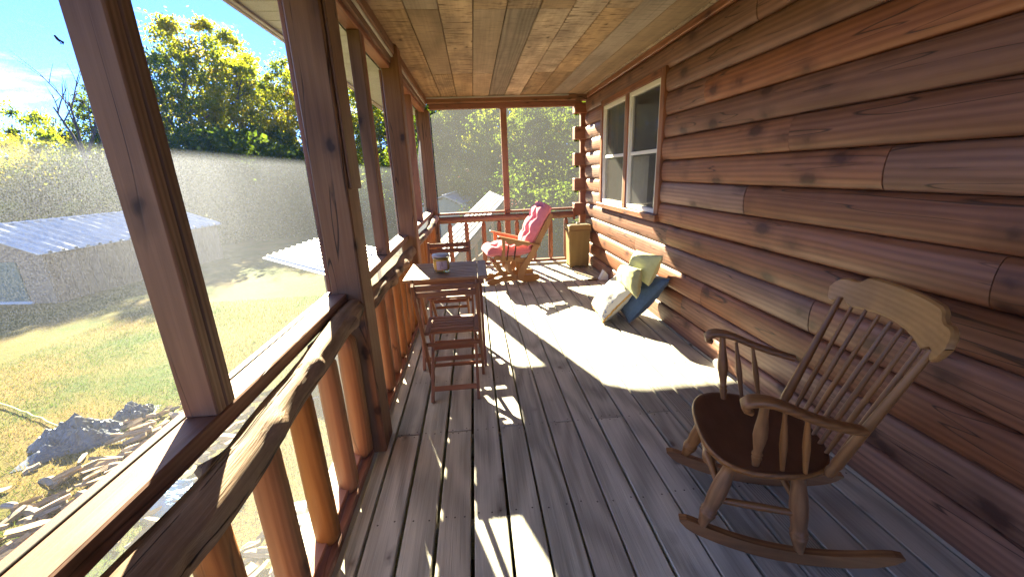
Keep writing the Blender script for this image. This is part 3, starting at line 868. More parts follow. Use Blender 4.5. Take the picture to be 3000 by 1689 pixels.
def branch(parent, pts, radii, seed, nseg=70, n=26, rough=.10, nubs=()):
    pts = [Vector(p) for p in pts]
    path, rad = [], []
    for i in range(nseg + 1):
        t = i / nseg * (len(pts) - 1); a = min(int(t), len(pts) - 2); f = t - a
        f2 = f * f * (3 - 2 * f)
        p = pts[a].lerp(pts[a + 1], f)
        p += Vector((noise.noise((p.y * 2.2, seed, 0)) * .012, 0, noise.noise((p.y * 2.2, seed, 9)) * .012))
        path.append(p); r = radii[a] * (1 - f2) + radii[a + 1] * f2
        e = min(i, nseg - i)
        if e < 3: r *= (.72, .9, .97)[e]
        rad.append(r)
    def jit(i, k, t):
        y = path[i].y
        a = noise.noise((math.cos(t) * 1.3, y * 3.0, math.sin(t) * 1.3 + seed)) * rough
        b = abs(noise.noise((math.cos(t) * 4, y * 1.1, math.sin(t) * 4 + seed))) * -rough * .9
        c = noise.noise((math.cos(t) * 3, y * 14, math.sin(t) * 3 + seed)) * rough * .25
        for (ny, nt, nr, nh) in nubs:
            d = math.hypot((y - ny) / nr, (math.atan2(math.sin(t - nt), math.cos(t - nt))) * rad[i] / nr)
            c += nh * math.exp(-d * d)
        return a + b + c
    return ob('handrail', MB().tube(path, rad, n, True, jit), M['branch'], parent)

def railing(name, label, y0, y1, bal, top, seed, pts, radii, nubs, rough=.1):
    t = thing(name, label, 'railing', (-.66, (y0 + y1) / 2, 0), group='railings along the porch')
    branch(t, pts, radii, seed, rough=rough, nubs=nubs)
    part('bottom_rail', 'redrail', t, (-.742, -.628, y0 + .002, y1 - .002, .0015, .040), ch=.006)
    for i, y in enumerate(bal):
        baluster(t, -.662 + random.uniform(-.006, .006), y, .041, top, .0475 + random.uniform(-.002, .002), 'baluster', seed * 31 + i)
    return t
railing('log_railing', 'nearest railing with a peeled branch handrail and orange balusters', .05, 1.925,
        [.27, .54, .80, 1.07, 1.345, 1.622, 1.86], .745, 2,
        [(-.607, .055, .812), (-.600, .5, .810), (-.598, .9, .802), (-.602, 1.3, .818), (-.61, 1.65, .836), (-.615, 1.945, .842)], [.057, .058, .054, .050, .053, .051],
        [(1.30, .9, .03, .45), (1.72, 1.5, .028, .5), (.98, 1.1, .035, .35), (.62, 1.6, .03, -.3), (1.50, 4.6, .025, .5), (.85, 4.9, .02, .7)], .15)
railing('log_railing', 'middle railing whose branch handrail is flaking bark, behind the table', 2.105, 3.852,
        [2.27, 2.53, 2.79, 3.05, 3.30, 3.56, 3.76], .745, 5,
        [(-.615, 2.11, .79), (-.608, 2.6, .785), (-.605, 3.0, .775), (-.612, 3.4, .775), (-.615, 3.845, .78)], [.044, .047, .043, .046, .044],
        [(2.7, 1.7, .05, .4), (2.95, .8, .03, -.4), (3.2, 1.8, .06, .4), (3.45, 1.6, .04, .4), (2.4, 4.6, .04, .5), (3.1, 4.3, .03, .6), (3.6, 4.4, .03, .5)], .17)
railing('log_railing', 'far railing by the corner post with a spotted grey branch handrail', 4.03, 6.372,
        [4.2, 4.46, 4.72, 4.98, 5.24, 5.50, 5.76, 6.02, 6.24], .755, 8,
        [(-.62, 4.035, .80), (-.61, 4.7, .78), (-.60, 5.3, .79), (-.60, 6.0, .81), (-.60, 6.34, .81)], [.05, .05, .046, .05, .052],
        [(4.9, 1.0, .03, .4), (5.5, 1.3, .03, .4)], .12)
railing('log_railing', 'railing with orange balusters beyond the near post beside the viewer', -1.2, -.12,
        [-.3, -.57, -.84, -1.1], .76, 12, [(-.62, -1.18, .80), (-.61, -.6, .79), (-.60, -.13, .81)], [.055, .055, .055], [], .12)
er = thing('end_railing', 'straight red railing with pointed balusters across the far end', 'railing', (.5, 6.42, 0), group='railings along the porch')
rt = MB().tube([(-.57, 6.425, .757), (.2, 6.425, .760), (.9, 6.425, .757), (1.595, 6.425, .760)], .052, 14, True)
ob('handrail', rt, M['redrail'], er)
part('bottom_rail', 'redrail', er, (-.574, 1.59, 6.375, 6.47, .020, .060), ch=.006)
part('base_board', 'deck', er, (-.574, 1.70, 6.247, 6.372, -.03, .032), ch=.008)
part('toe_board', 'baluster', er, (-.574, 1.58, 6.373, 6.486, -.04, .019), ch=.004)
for i, x in enumerate([-.41, -.147, .119, .374, .66, .93, 1.20, 1.452]):
    baluster(er, x, 6.425, .061, .715, .036, 'redrail', 300 + i)

# ------------------------------------------------------------------ rocking chair
rk = thing('rocking_chair', 'wooden spindle-back rocking chair with a crest rail coloured lighter for the light on it', 'rocking chair', (1.145, 1.275, 0), math.atan2(.327, -.945))
def rocker_z(u): return (u + .02) ** 2 / 1.75
for sy in (-1, 1):
    top, bot = [], []
    for i in range(29):
        u = -.365 + .74 * i / 28
        e = min(1, (u + .365) / .10, (.375 - u) / .07)
        hgt = .052 * max(.16, math.sqrt(max(0, 1 - (1 - e) ** 2)))
        z = rocker_z(u) + (.052 - hgt) * .55
        bot.append((u, z)); top.append((u, z + hgt))
    yy = lambda u: 0
    mbk = MB().slab(bot + top[::-1], (0, sy * .202, 0), (1, 0, 0), (0, 0, 1), (0, 1, 0), .030)
    ob('rocker', mbk, M['maple'], rk)
legp = [(0, .016), (.05, .018), (.12, .024), (.17, .029), (.20, .031), (.215, .027), (.24, .031), (.26, .027), (.30, .026), (.42, .030), (.55, .031), (.66, .029), (.80, .024), (.87, .022), (.885, .028), (.905, .023), (.925, .028), (.945, .022), (1, .019)]
for sy in (-1, 1):
    ob('leg', MB().turn((.292, sy * .205, rocker_z(.292) + .045), (.195, sy * .165, .392), legp), M['maple'], rk)
    ob('leg', MB().turn((-.050, sy * .203, rocker_z(-.05) + .045), (-.015, sy * .165, .392), legp), M['maple'], rk)
    ob('stretcher', MB().turn((.245, sy * .187, .215), (-.037, sy * .190, .205), [(0, .010), (.2, .013), (.5, .0145), (.8, .013), (1, .010)], 10), M['maple'], rk)
ob('stretcher', MB().turn((.238, -.180, .262), (.238, .180, .262), [(0, .010), (.2, .013), (.36, .016), (.42, .021), (.46, .026), (.5, .028), (.54, .026), (.58, .021), (.64, .016), (.8, .013), (1, .010)], 12), M['maple'], rk)
ob('stretcher', MB().turn((-.033, -.185, .225), (-.033, .185, .225), [(0, .010), (.5, .014), (1, .010)], 10), M['maple'], rk)
# seat
def seat_outline(t, s=1.0):
    c, d = math.cos(t), math.sin(t)
    e = 2 / 2.7
    u = math.copysign(abs(c) ** e, c) * .222; v = math.copysign(abs(d) ** e, d) * .268
    v *= 1 + .10 * (u / .222)
    return (.082 + u * s, v * s)
rings = []
for (s, z, dish) in ((.0, .389, 0), (.80, .389, 0), (.955, .394, 0), (.99, .402, 0), (1.0, .410, 0), (.995, .417, 0), (.975, .4215, 0), (.92, .4205, 0), (.80, .415, 0), (.6, .410, 0), (.3, .4085, 0), (.0, .408, 0)):
    rings.append([(*seat_outline(2 * math.pi * k / 48, s), z) for k in range(49)])
sm = MB().grid(rings, True, [[(p[0], p[1], p[2]) for p in r] for r in rings])
ob('seat', sm, M['seat'], rk)
edge = MB().grid(rings[1:7], True); ob('seat_edge', edge, M['maple'], rk).scale = (1.0025, 1.0025, .9995)
# arms
def sweep(path, wid, thk, side=(0, 1, 0)):
    P = []
    path = [Vector(p) for p in path]
    for i, p in enumerate(path):
        d = (path[min(i + 1, len(path) - 1)] - path[max(i - 1, 0)]).normalized()
        s = Vector(side); s = (s - d * s.dot(d)).normalized(); nrm = s.cross(d)
        w = wid[i] / 2; t = thk[i] / 2
        P.append([p + s * (w * math.copysign(abs(math.cos(a)) ** .6, math.cos(a))) + nrm * (t * math.copysign(abs(math.sin(a)) ** .6, math.sin(a))) for a in np.linspace(0, 2 * math.pi, 17)])
    W = [[(q.y, q.x, q.z) for q in row] for row in P]
    m1 = MB().grid(P, True, W)
    m1.add(P[0][:-1], [tuple(range(16))]); m1.add(P[-1][:-1], [tuple(range(16))])
    return m1
for sy in (-1, 1):
    path = [(.205, .283, .668), (.222, .284, .676), (.226, .285, .692), (.212, .286, .706), (.185, .286, .711), (.15, .285, .707), (.11, .284, .695), (.07, .282, .678), (.03, .280, .662), (-.01, .277, .649), (-.05, .274, .638), (-.09, .268, .628), (-.128, .258, .620)]
    ob('arm', sweep([(a, sy * b, c) for a, b, c in path], [.044, .05, .056, .058, .058, .056, .053, .05, .048, .047, .046, .044, .04], [.02, .024, .028, .03, .03, .029, .028, .027, .027, .027, .027, .026, .024]), M['maple'], rk)
    ob('arm_post', MB().turn((.145, sy * .222, .412), (.165, sy * .278, .698), [(0, .011), (.08, .013), (.15, .017), (.19, .013), (.21, .018), (.24, .013), (.33, .016), (.5, .0225), (.62, .021), (.8, .015), (1, .013)]), M['maple'], rk)
    for a, b in ((.065, .085), (-.005, .02)):
        ob('arm_spindle', MB().turn((a, sy * .236, .412), (b + .02, sy * .279, .672), [(0, .007), (.25, .010), (.45, .013), (.6, .012), (.85, .008), (1, .007)], 10), M['maple'], rk)
    ob('back_post', MB().turn((-.085, sy * .212, .405), (-.250, sy * .256, .905), [(0, .016), (.04, .019), (.07, .016), (.10, .019), (.3, .0165), (.5, .015), (.75, .0125), (1, .011)]), M['maple'], rk)
def bow(v): return -.052 * (1 - (v / .30) ** 2)
for i in range(7):
    v = -.165 + .055 * i; vt = -.192 + .064 * i
    ob('back_spindle', MB().turn((-.098 + .4 * bow(v), v, .405), (-.236 + bow(vt), vt, .898), [(0, .0075), (.3, .0095), (.5, .0095), (.8, .0075), (1, .0065)], 10), M['maple'], rk)
# crest rail
def crest_top(v):
    a = abs(v)
    pts = [(0, 1.014), (.10, 1.014), (.17, 1.012), (.195, 1.004), (.205, .990), (.235, .980), (.265, .984), (.290, .978), (.308, .960), (.316, .935)]
    for (p, q), (r, s) in zip(pts, pts[1:]):
        if a <= r: return q + (s - q) * (a - p) / (r - p)
    return pts[-1][1]
def crest_bot(v):
    a = abs(v)
    pts = [(0, .906), (.08, .902), (.15, .892), (.195, .884), (.215, .890), (.230, .905), (.245, .908), (.258, .895), (.275, .880), (.295, .884), (.308, .905), (.316, .932)]
    for (p, q), (r, s) in zip(pts, pts[1:]):
        if a <= r: return q + (s - q) * (a - p) / (r - p)
    return pts[-1][1]
cr_m = MB()
def crest_pt(v, f, o):
    zt, zb = crest_top(v), crest_bot(v); z = zb + (zt - zb) * f
    return (-.240 + bow(v) - (z - .9) * .34 + o, v, z)
vs_ = [-.316 + .632 * i / 64 for i in range(65)]
for strip in ([(.06, .011), (.5, .0125), (.94, .011)], [(.06, -.011), (.5, -.0125), (.94, -.011)],
              [(.94, .011), (1, .006)], [(1, .006), (1, -.006)], [(1, -.006), (.94, -.011)], [(.06, .011), (0, .006)], [(0, .006), (0, -.006)], [(0, -.006), (.06, -.011)]):
    P = [[crest_pt(v, f, o) for f, o in strip] for v in vs_]
    cr_m.grid(P, True, [[(p[0], p[1], p[2]) for p in row] for row in P])
ob('crest_rail', cr_m, M['maple_lit'], rk)

# ------------------------------------------------------------------ glider chair
gl = thing('glider_chair', 'oak glider chair with tufted pink cushions at the far end', 'glider chair', (.43, 5.40, 0), math.atan2(-.145, -.989))
def lslab(poly, b, th): return MB().slab(poly, (0, b, 0), (1, 0, 0), (0, 0, 1), (0, 1, 0), th)
def ribbon(cl, wd):
    L_, R_ = [], []
    cl = [Vector((a, 0, z)) for a, z in cl]
    for i, p in enumerate(cl):
        d = (cl[min(i + 1, len(cl) - 1)] - cl[max(i - 1, 0)]).normalized(); nrm = Vector((-d.z, 0, d.x)); w = wd[i] / 2
        q = p + nrm * w; L_.append((q.x, q.z)); q = p - nrm * w; R_.append((q.x, q.z))
    return L_ + R_[::-1]
def smoothp(pts, k=6):
    out = []
    for i in range(len(pts) - 1):
        p0 = pts[max(i - 1, 0)]; p1 = pts[i]; p2 = pts[i + 1]; p3 = pts[min(i + 2, len(pts) - 1)]
        for j in range(k):
            t = j / k
            out.append(tuple(.5 * (2 * b + (c - a) * t + (2 * a - 5 * b + 4 * c - d) * t * t + (-a + 3 * b - 3 * c + d) * t ** 3) for a, b, c, d in zip(p0, p1, p2, p3)))
    out.append(pts[-1]); return out
for sb in (-1, 1):
    # local +y is the far-from-viewer side; the near side is -y
    skid = smoothp([(-.37, .02), (-.365, .085), (-.25, .098), (-.05, .102), (.13, .10), (.20, .075), (.27, .085), (.345, .045), (.35, .02), (.30, .0), (.22, .008), (.15, .035), (.05, .038), (-.06, .035), (-.16, .004), (-.28, .0), (-.37, .02)], 4)
    ob('skid', lslab(skid, sb * .155, .032), M['glider'], gl)
    ob('base_post', lslab(ribbon([(-.16, .10), (-.15, .2), (-.14, .30)], [.07, .06, .05]), sb * .125, .026), M['glider'], gl)
    ob('base_post', lslab(ribbon([(.10, .10), (.17, .2), (.20, .30)], [.06, .055, .05]), sb * .125, .026), M['glider'], gl)
    ob('back_upright', lslab(ribbon(smoothp([(-.09, .06), (-.10, .14), (-.16, .26), (-.25, .385), (-.36, .58), (-.46, .76), (-.535, .90)], 4), [.075] * 3 + [.08, .085, .09, .088, .085] + [.08] * 8 + [.075] * 6 + [.06, .05, .04]), sb * .24, .026), M['glider'], gl)
    ob('link', lslab(ribbon(smoothp([(.16, .335), (.10, .33), (.055, .27), (.045, .20), (.01, .13), (-.04, .085)], 4), [.03, .035, .04, .042] + [.042] * 14 + [.045, .05, .05]), sb * .20, .022), M['glider'], gl)
    ob('seat_rail', lslab(ribbon([(.25, .385), (.10, .355), (-.14, .315), (-.22, .33)], [.05, .055, .06, .05]), sb * .215, .026), M['glider'], gl)
    ob('arm', MB().bar((.20, sb * .285, .665), (-.355, sb * .285, .512), .065, .020, ch=.007), M['glider'], gl)
    ob('arm_post', lslab(ribbon([(.128, .64), (.132, .5), (.155, .35)], [.05, .035, .045]), sb * .28, .022), M['glider'], gl)
    ob('arm_apron', lslab(smoothp([(.10, .625), (-.20, .545), (-.19, .515), (-.12, .535), (-.05, .52), (.0, .555), (.06, .55), (.10, .59), (.10, .625)], 4), sb * .285, .016), M['glider'], gl)
    for a in (.065, -.03):
        ob('arm_spindle', MB().turn((a + .03, sb * .278, .345), (a - .005, sb * .284, .60 + .27 * (a - .13)), [(0, .008), (.1, .012), (.16, .007), (.24, .013), (.32, .008), (.5, .012), (.6, .007), (.68, .012), (.8, .008), (1, .008)], 10), M['strap'], gl)
for (a, z) in ((.245, .30), (-.14, .27)):
    ob('cross_rail', MB().bar((a, -.20, z), (a, .20, z), .05, .03), M['glider'], gl)
ob('foot_rail', MB().bar((.03, -.14, .20), (.03, .14, .20), .11, .022, up=(1, 0, .2)), M['glider'], gl)
ob('back_slat_rail', MB().bar((-.50, -.24, .87), (-.50, .24, .87), .06, .022, up=(1, 0, .5)), M['glider'], gl)
ob('back_slat_rail', MB().bar((-.29, -.24, .43), (-.29, .24, .43), .06, .022, up=(1, 0, .5)), M['glider'], gl)
for q in range(4):
    b = -.15 + .10 * q
    ob('back_slat', MB().bar((-.295, b, .43), (-.50, b, .87), .04, .012, up=(1, 0, .5)), M['glider'], gl)
def cushion(cl, half, thick, tufts, seed, name, mat, parent, nv=26):
    """puffed cushion: centre line cl [(a,z)] with bow, half width, thick"""
    cl = smoothp(cl, 5)
    nu = len(cl)
    pts = [Vector((a, 0, z)) for a, z in cl]
    top, bot = [], []
    for i, p in enumerate(pts):
        d = (pts[min(i + 1, nu - 1)] - pts[max(i - 1, 0)]).normalized(); nrm = Vector((-d.z, 0, d.x))
        s = i / (nu - 1) * 2 - 1
        rt, rb = [], []
        for j in range(nv + 1):
            t = j / nv * 2 - 1
            env = (max(0, 1 - abs(s) ** 3.2) * max(0, 1 - abs(t) ** 3.2)) ** .5
            wy = half * (1 - .05 * abs(s) ** 4) * (1 - .04 * (1 - t * t))
            dip = sum(math.exp(-(((s - ts) / .16) ** 2 + ((t - tt) / .17) ** 2)) for ts, tt in tufts)
            seam = .25 * max((math.exp(-((s - ts) / .09) ** 2) for ts, tt in tufts), default=0)
            wr = .10 * noise.noise((s * 7, t * 7, seed)) + .05 * noise.noise((s * 18, t * 18, seed))
            hgt = thick * env * (1 - .62 * min(1, dip) - seam + wr)
            q = p + Vector((0, 1, 0)) * (wy * t)
            rt.append(q + nrm * hgt); rb.append(q - nrm * (hgt * .62))
        top.append(rt); bot.append(rb)
    return ob(name, MB().grid(top, True).grid(bot, True), mat, parent)
TU = [(a, b) for a in (-.45, .1, .62) for b in (-.42, .42)]
cushion([(-.27, .44), (-.10, .435), (.08, .44), (.22, .445), (.345, .43)], .265, .118, [(-.2, -.4), (-.2, .4), (.45, -.4), (.45, .4)], 3, 'seat_cushion', M['pink'], gl)
cushion([(-.53, 1.0), (-.505, .965), (-.42, .82), (-.31, .64), (-.215, .475)], .25, .13, [(-.55, -.42), (-.55, .42), (.0, -.42), (.0, .42), (.5, -.42), (.5, .42)], 5, 'back_cushion', M['pink'], gl)
ob('tie', MB().tube([(-.50, -.235, .93), (-.515, -.25, .86), (-.51, -.255, .78), (-.485, -.262, .70), (-.50, -.265, .60)], [.004, .006, .005, .006, .004], 6), M['pink'], gl)

# ------------------------------------------------------------------ folding chairs and table
def folding_chair(label):
    t = thing('folding_chair', label, 'folding chair', (0, 0, 0), 0.0, group='folding chairs at the table')
    for sx in (-1, 1):
        ob('back_leg', MB().bar((sx * .192, -.235, .83), (sx * .192, .19, 0.0), .020, .036, up=(0, 1, 0)), M['teak'], t)
        ob('front_leg', MB().bar((sx * .152, -.17, 0.0), (sx * .152, .265, .422), .020, .034, up=(0, 1, 0)), M['teak'], t)
        ob('seat_side_rail', MB().box(sx * .165 - .018, sx * .165 + .018, -.035, .285, .424, .443, .003), M['teak'], t)
    for z in (.805, .757):
        yy = -.235 + (.83 - z) * .51
        ob('back_slat', MB().bar((-.181, yy, z), (.181, yy, z), .042, .014, up=(0, 1, .5)), M['teak'], t)
    for k in range(6):
        y = -.028 + .0535 * k
        ob('seat_slat', MB().box(-.146, .146, y, y + .044, .428, .4445, .003), M['teak'], t)
    for (y, z, x) in ((-.145, .055, .142), (.06, .265, .142)):
        ob('stretcher', MB().bar((-x, y + .02, z + .02), (x, y + .02, z + .02), .034, .012, up=(0, 1, -.9)), M['teak'], t)
    for (y, z, x) in ((.125, .125, .182), (.028, .33, .182)):
        ob('stretcher', MB().bar((-x, y, z), (x, y, z), .034, .012, up=(0, 1, .5)), M['teak'], t)
    return t
fc = folding_chair('brown slatted folding chair on the near side of the small table')
fc2 = copy_tree(fc)
fc.location = (-.205, 2.56, .001)
fc2.location = (-.265, 3.60, .001); fc2.rotation_euler = (0, 0, math.pi)
fc2['label'] = 'brown slatted folding chair on the far side of the table, behind the candle'

tb = thing('folding_table', 'small slatted folding table with a worn top beside the railing', 'table', (-.235, 3.0, 0))
tx0, tx1, ty0, ty1, TZ = -.530, .060, 2.735, 3.265, .760
for (a, b) in ((tx0, tx0 + .070), (tx1 - .070, tx1)):
    ob('end_board', MB().box(a, b, ty0, ty1, TZ - .022, TZ, .004), M['table'], tb)
ns = 11
for k in range(ns):
    y = ty0 + (ty1 - ty0) * k / ns
    ob('slat', MB().box(tx0 + .0715, tx1 - .0715, y + .0028, y + (ty1 - ty0) / ns - .0028, TZ - .021, TZ - .001, .003), M['table'], tb)
for y in (ty0 + .02, ty1 - .04):
    ob('apron', MB().box(tx0 + .03, tx1 - .03, y, y + .02, TZ - .062, TZ - .0225, .003), M['teak'], tb)
for sx in (tx0 + .065, tx1 - .052):
    ob('leg', MB().bar((sx, 2.865, 0.001), (sx, 3.20, TZ - .06), .022, .036, up=(0, 1, 0)), M['teak'], tb)
for sx in (tx0 + .10, tx1 - .087):
    ob('leg', MB().bar((sx, 3.24, 0.001), (sx, 2.80, TZ - .06), .022, .036, up=(0, 1, 0)), M['teak'], tb)
for (y, z, a, b) in ((2.89, .06, tx0 + .077, tx1 - .064), (3.205, .06, tx0 + .112, tx1 - .099)):
    ob('stretcher', MB().box(a, b, y - .008, y + .008, z, z + .035, .003), M['teak'], tb)

# ------------------------------------------------------------------ candle
cd = thing('candle_jar', 'yellow candle in a glass jar with a grey lid on the table', 'candle', (-.272, 2.935, .7605), 0.0)
cd.scale = (.93, .93, .93)
ob('jar', MB().lathe((0, 0, 0), [(.060, 0), (.0625, .003), (.064, .02), (.066, .10), (.0665, .126), (.0635, .126), (.0625, .10), (.060, .018), (.05, .014)], 32), M['jar'], cd)
ob('wax', MB().lathe((0, 0, .0185), [(.056, 0), (.0588, .004), (.0615, .088), (.058, .090)], 32), M['wax'], cd)
ob('lid', MB().lathe((0, 0, .1265), [(.0675, 0), (.0685, .002), (.0685, .013), (.067, .0155), (.03, .0165)], 32), M['lidw'], cd)
lab = []
for i in range(13):
    a = R(-118 + 76 * i / 12)
    lab.append([(math.cos(a) * .0668, math.sin(a) * .0668, .028), (math.cos(a) * .0672, math.sin(a) * .0672, .098)])
lb = ob('paper_label', MB().grid(lab), plain('lilac_label_paper', (0.50, 0.44, 0.47), .8, namp=.05), cd)
mk = MB()
for (a0, a1, z0, z1) in ((-95, -88, .045, .052), (-95, -88, .057, .064), (-95, -91, .068, .083), (-86, -82, .060, .088), (-78, -74, .055, .086), (-84, -75, .082, .087), (-100, -60, .036, .038), (-92, -70, .092, .094)):
    mk.grid([[(math.cos(R(a)) * .0678, math.sin(R(a)) * .0678, z0), (math.cos(R(a)) * .0678, math.sin(R(a)) * .0678, z1)] for a in np.linspace(a0, a1, 4)])
ob('label_print', mk, plain('grey_print', (0.22, 0.19, 0.22), .8, namp=.05), lb)

# ------------------------------------------------------------------ pillows
def pillow(name, label, corners, thick, mat, seed, wr=.12, piping=None, n=22):
    c = [Vector(p) for p in corners]          # TL TR BR BL
    base = sum(c, Vector()) / 4
    o = thing(name, label, 'pillow', (base.x, base.y, min(p.z for p in c)), group='pillows heaped against the log wall')
    nrm = (c[1] - c[0]).cross(c[3] - c[0]).normalized()
    if nrm.x > 0 or nrm.z < 0:
        nrm = -nrm if nrm.z < 0 else nrm
    rows = {1: [], -1: []}
    for sg in (1, -1):
        for i in range(n + 1):
            row = []
            for j in range(n + 1):
                s = i / n * 2 - 1; t = j / n * 2 - 1
                s2 = s * (1 - .07 * (1 - t * t)); t2 = t * (1 - .07 * (1 - s * s))
                a = (s2 + 1) / 2; b = (t2 + 1) / 2
                p = c[0].lerp(c[1], a).lerp(c[3].lerp(c[2], a), b)
                env = (max(0, 1 - s * s) * max(0, 1 - t * t)) ** .42
                w = wr * (noise.noise((s * 3, t * 3, seed)) + .5 * noise.noise((s * 8, t * 8, seed + 5)) + .6 * noise.noise((s * 2, t * 12, seed + 8)) * abs(t) ** 2)
                row.append(p + nrm * (sg * thick * env * (1 + w)))
            rows[sg].append(row)
    body = ob('cover', MB().grid(rows[1]).grid(rows[-1]), M[mat], o)
    if piping:
        ring_ = rows[1][0] + [r[-1] for r in rows[1][1:]] + rows[1][-1][::-1][1:] + [r[0] for r in rows[1][::-1][1:]]
        rr = random.Random(seed)
        ob('fringe' if piping == 'gold' else 'piping', MB().tube([p + Vector((rr.uniform(-1, 1), rr.uniform(-1, 1), rr.uniform(-1, 1))) * (.004 if piping == 'gold' else 0) for p in ring_], .009 if piping == 'gold' else .004, 7, False), M[piping], o)
    return o
pillow('pillow', 'navy blue pillow leaning on the log wall below the others', [(1.735, 3.86, .43), (1.715, 3.35, .47), (1.40, 3.475, .022), (1.44, 3.98, .022)],   .105, 'navy', 4, .2, 'navy')
pillow('pillow', 'cream pillow with faint blue print and gold fringe on the deck', [(1.50, 4.06, .36), (1.46, 3.50, .345), (1.165, 3.545, .022), (1.19, 4.04, .022)], .105, 'toile', 9, .2, 'gold')
pillow('pillow', 'pale lime pillow at the top of the heap against the logs', [(1.60, 3.86, .645), (1.65, 3.385, .68), (1.535, 3.40, .40), (1.50, 3.82, .41)], .095, 'yellow', 14, .14)
pillow('pillow', 'smaller pale lime pillow lying on the cream pillow', [(1.455, 3.87, .505), (1.47, 3.425, .560), (1.375, 3.265, .330), (1.345, 3.68, .385)], .090, 'yellow', 21, .14)

# ------------------------------------------------------------------ trash can
tc = thing('trash_can', 'olive wooden trash can with a lidded top beside the log corner', 'trash can', (1.55, 6.03, 0))
bx = MB()
x0, x1, y0, y1 = 1.392, 1.700, 5.885, 6.165
def taper(mb_, x0, x1, y0, y1, z0, z1, k):
    cx, cy = (x0 + x1) / 2, (y0 + y1) / 2
    lo = [(cx + (x - cx) * k, cy + (y - cy) * k, z0) for x, y in ((x0, y0), (x1, y0), (x1, y1), (x0, y1))]
    hi = [(x, y, z1) for x, y in ((x0, y0), (x1, y0), (x1, y1), (x0, y1))]
    mb_.add(lo + hi, [(0, 1, 5, 4), (1, 2, 6, 5), (2, 3, 7, 6), (3, 0, 4, 7), (4, 5, 6, 7), (3, 2, 1, 0)], [(p[0], p[2], p[1]) for p in lo + hi])
taper(bx, x0, x1, y0, y1, .03, .552, .93)
for (px, py) in ((x0 + .03, y0 + .03), (x1 - .03, y0 + .03), (x1 - .03, y1 - .03), (x0 + .03, y1 - .03)):
    bx.box(px - .022, px + .022, py - .022, py + .022, .0012, .04, .003)
ob('body', bx, M['can'], tc)
ob('rim', MB().box(x0 - .022, x1 + .022, y0 - .022, y1 + .022, .553, .572, .006), M['can'], tc)
ld = ob('lid', MB().box(x0 - .014, x1 + .014, y0 - .014, y1 + .014, .573, .648, .008), M['can'], tc)
ob('lid_inset', MB().box(x0 + .012, x1 - .012, y0 + .012, y1 - .012, .6485, .654, .003), M['can_dark'], ld)
ob('handle', MB().box(1.525, 1.565, 5.99, 6.05, .655, .672, .006), M['greymetal'], ld)

# ------------------------------------------------------------------ small things by the wall
w1 = MB()
w1.slab([(0, 0), (.115, 0), (.115, .07), (.06, .128)], (1.62, 5.15, .001), (1, 0, 0), (0, 0, 1), (0, 1, 0), .09)
tag(ob('doorstop_wedge', w1, M['pvc']), 'white wedge-shaped block standing on the deck by the log wall', 'block')
st = MB().box(1.46, 1.60, 5.10, 5.135, .0015, .024, .006).box(1.50, 1.58, 5.136, 5.15, .0015, .018, .004)
tag(ob('wood_offcut', st, M['can_dark']), 'small dark offcut lying on the deck beside the white wedge', 'offcut')
lt = MB().bar((1.40, 5.62, .010), (1.585, 5.18, .010), .030, .016)
tag(ob('wooden_lath', lt, M['scrap']), 'pale thin lath lying on the deck in front of the trash can', 'lath')
pp = thing('drain_pipe', 'short white plastic pipe stub at the foot of the log wall', 'pipe', (1.70, 2.51, 0))
ob('pipe', MB().tube([(1.80, 2.515, .075), (1.74, 2.51, .058), (1.685, 2.505, .044)], .036, 16, False), M['pvc'], pp)
ob('collar', MB().tube([(1.70, 2.508, .048), (1.682, 2.505, .0435)], .041, 16), M['pvc'], pp)

fl = thing('housefly', 'black fly resting on the screen near the top left', 'fly', (-.718, .877, 1.708))
ob('body', MB().turn((-.7165, .8735, 1.7122), (-.7165, .8805, 1.7035), [(0, .001), (.15, .0019), (.3, .0017), (.4, .0021), (.65, .0022), (1, .0008)], 8), M['fly'], fl)
for sg in (-1, 1):
    ob('wing', MB().add([(-.7150, .877, 1.708), (-.7140, .877 + sg * .0045 + .005, 1.708 + sg * .003 - .006), (-.7140, .8815 + sg * .001, 1.699)], [(0, 1, 2)]), M['fly'], fl)
# ------------------------------------------------------------------ sheds outside
def ribbed(A, B, D, pitch, h, mat, name, parent, ovh=.03):
    """sheet roof from corner A: ribs run along A->D, spaced along A->B"""
    A, B, D = Vector(A), Vector(B), Vector(D)
    e = (B - A); n_ = max(2, int(e.length / pitch)); up = e.cross(D - A).normalized()
    if up.z < 0: up = -up
    P = []
    for i in range(n_):
        for (f, hh) in ((0, 0), (.62, 0), (.70, 1), (.92, 1)):
            p = A + e * ((i + f) / n_) + up * (h * hh)
            P.append([p, p + (D - A)])
    P.append([B, B + (D - A)])
    m1 = MB().grid(P, False)
    lo = [A - up * ovh, B - up * ovh, B + (D - A) - up * ovh, D - up * ovh]
    m1.add(lo + [A, B, B + (D - A), D], [(0, 1, 2, 3), (0, 1, 5, 4), (1, 2, 6, 5), (2, 3, 7, 6), (3, 0, 4, 7)])
    return ob(name, m1, M[mat], parent)

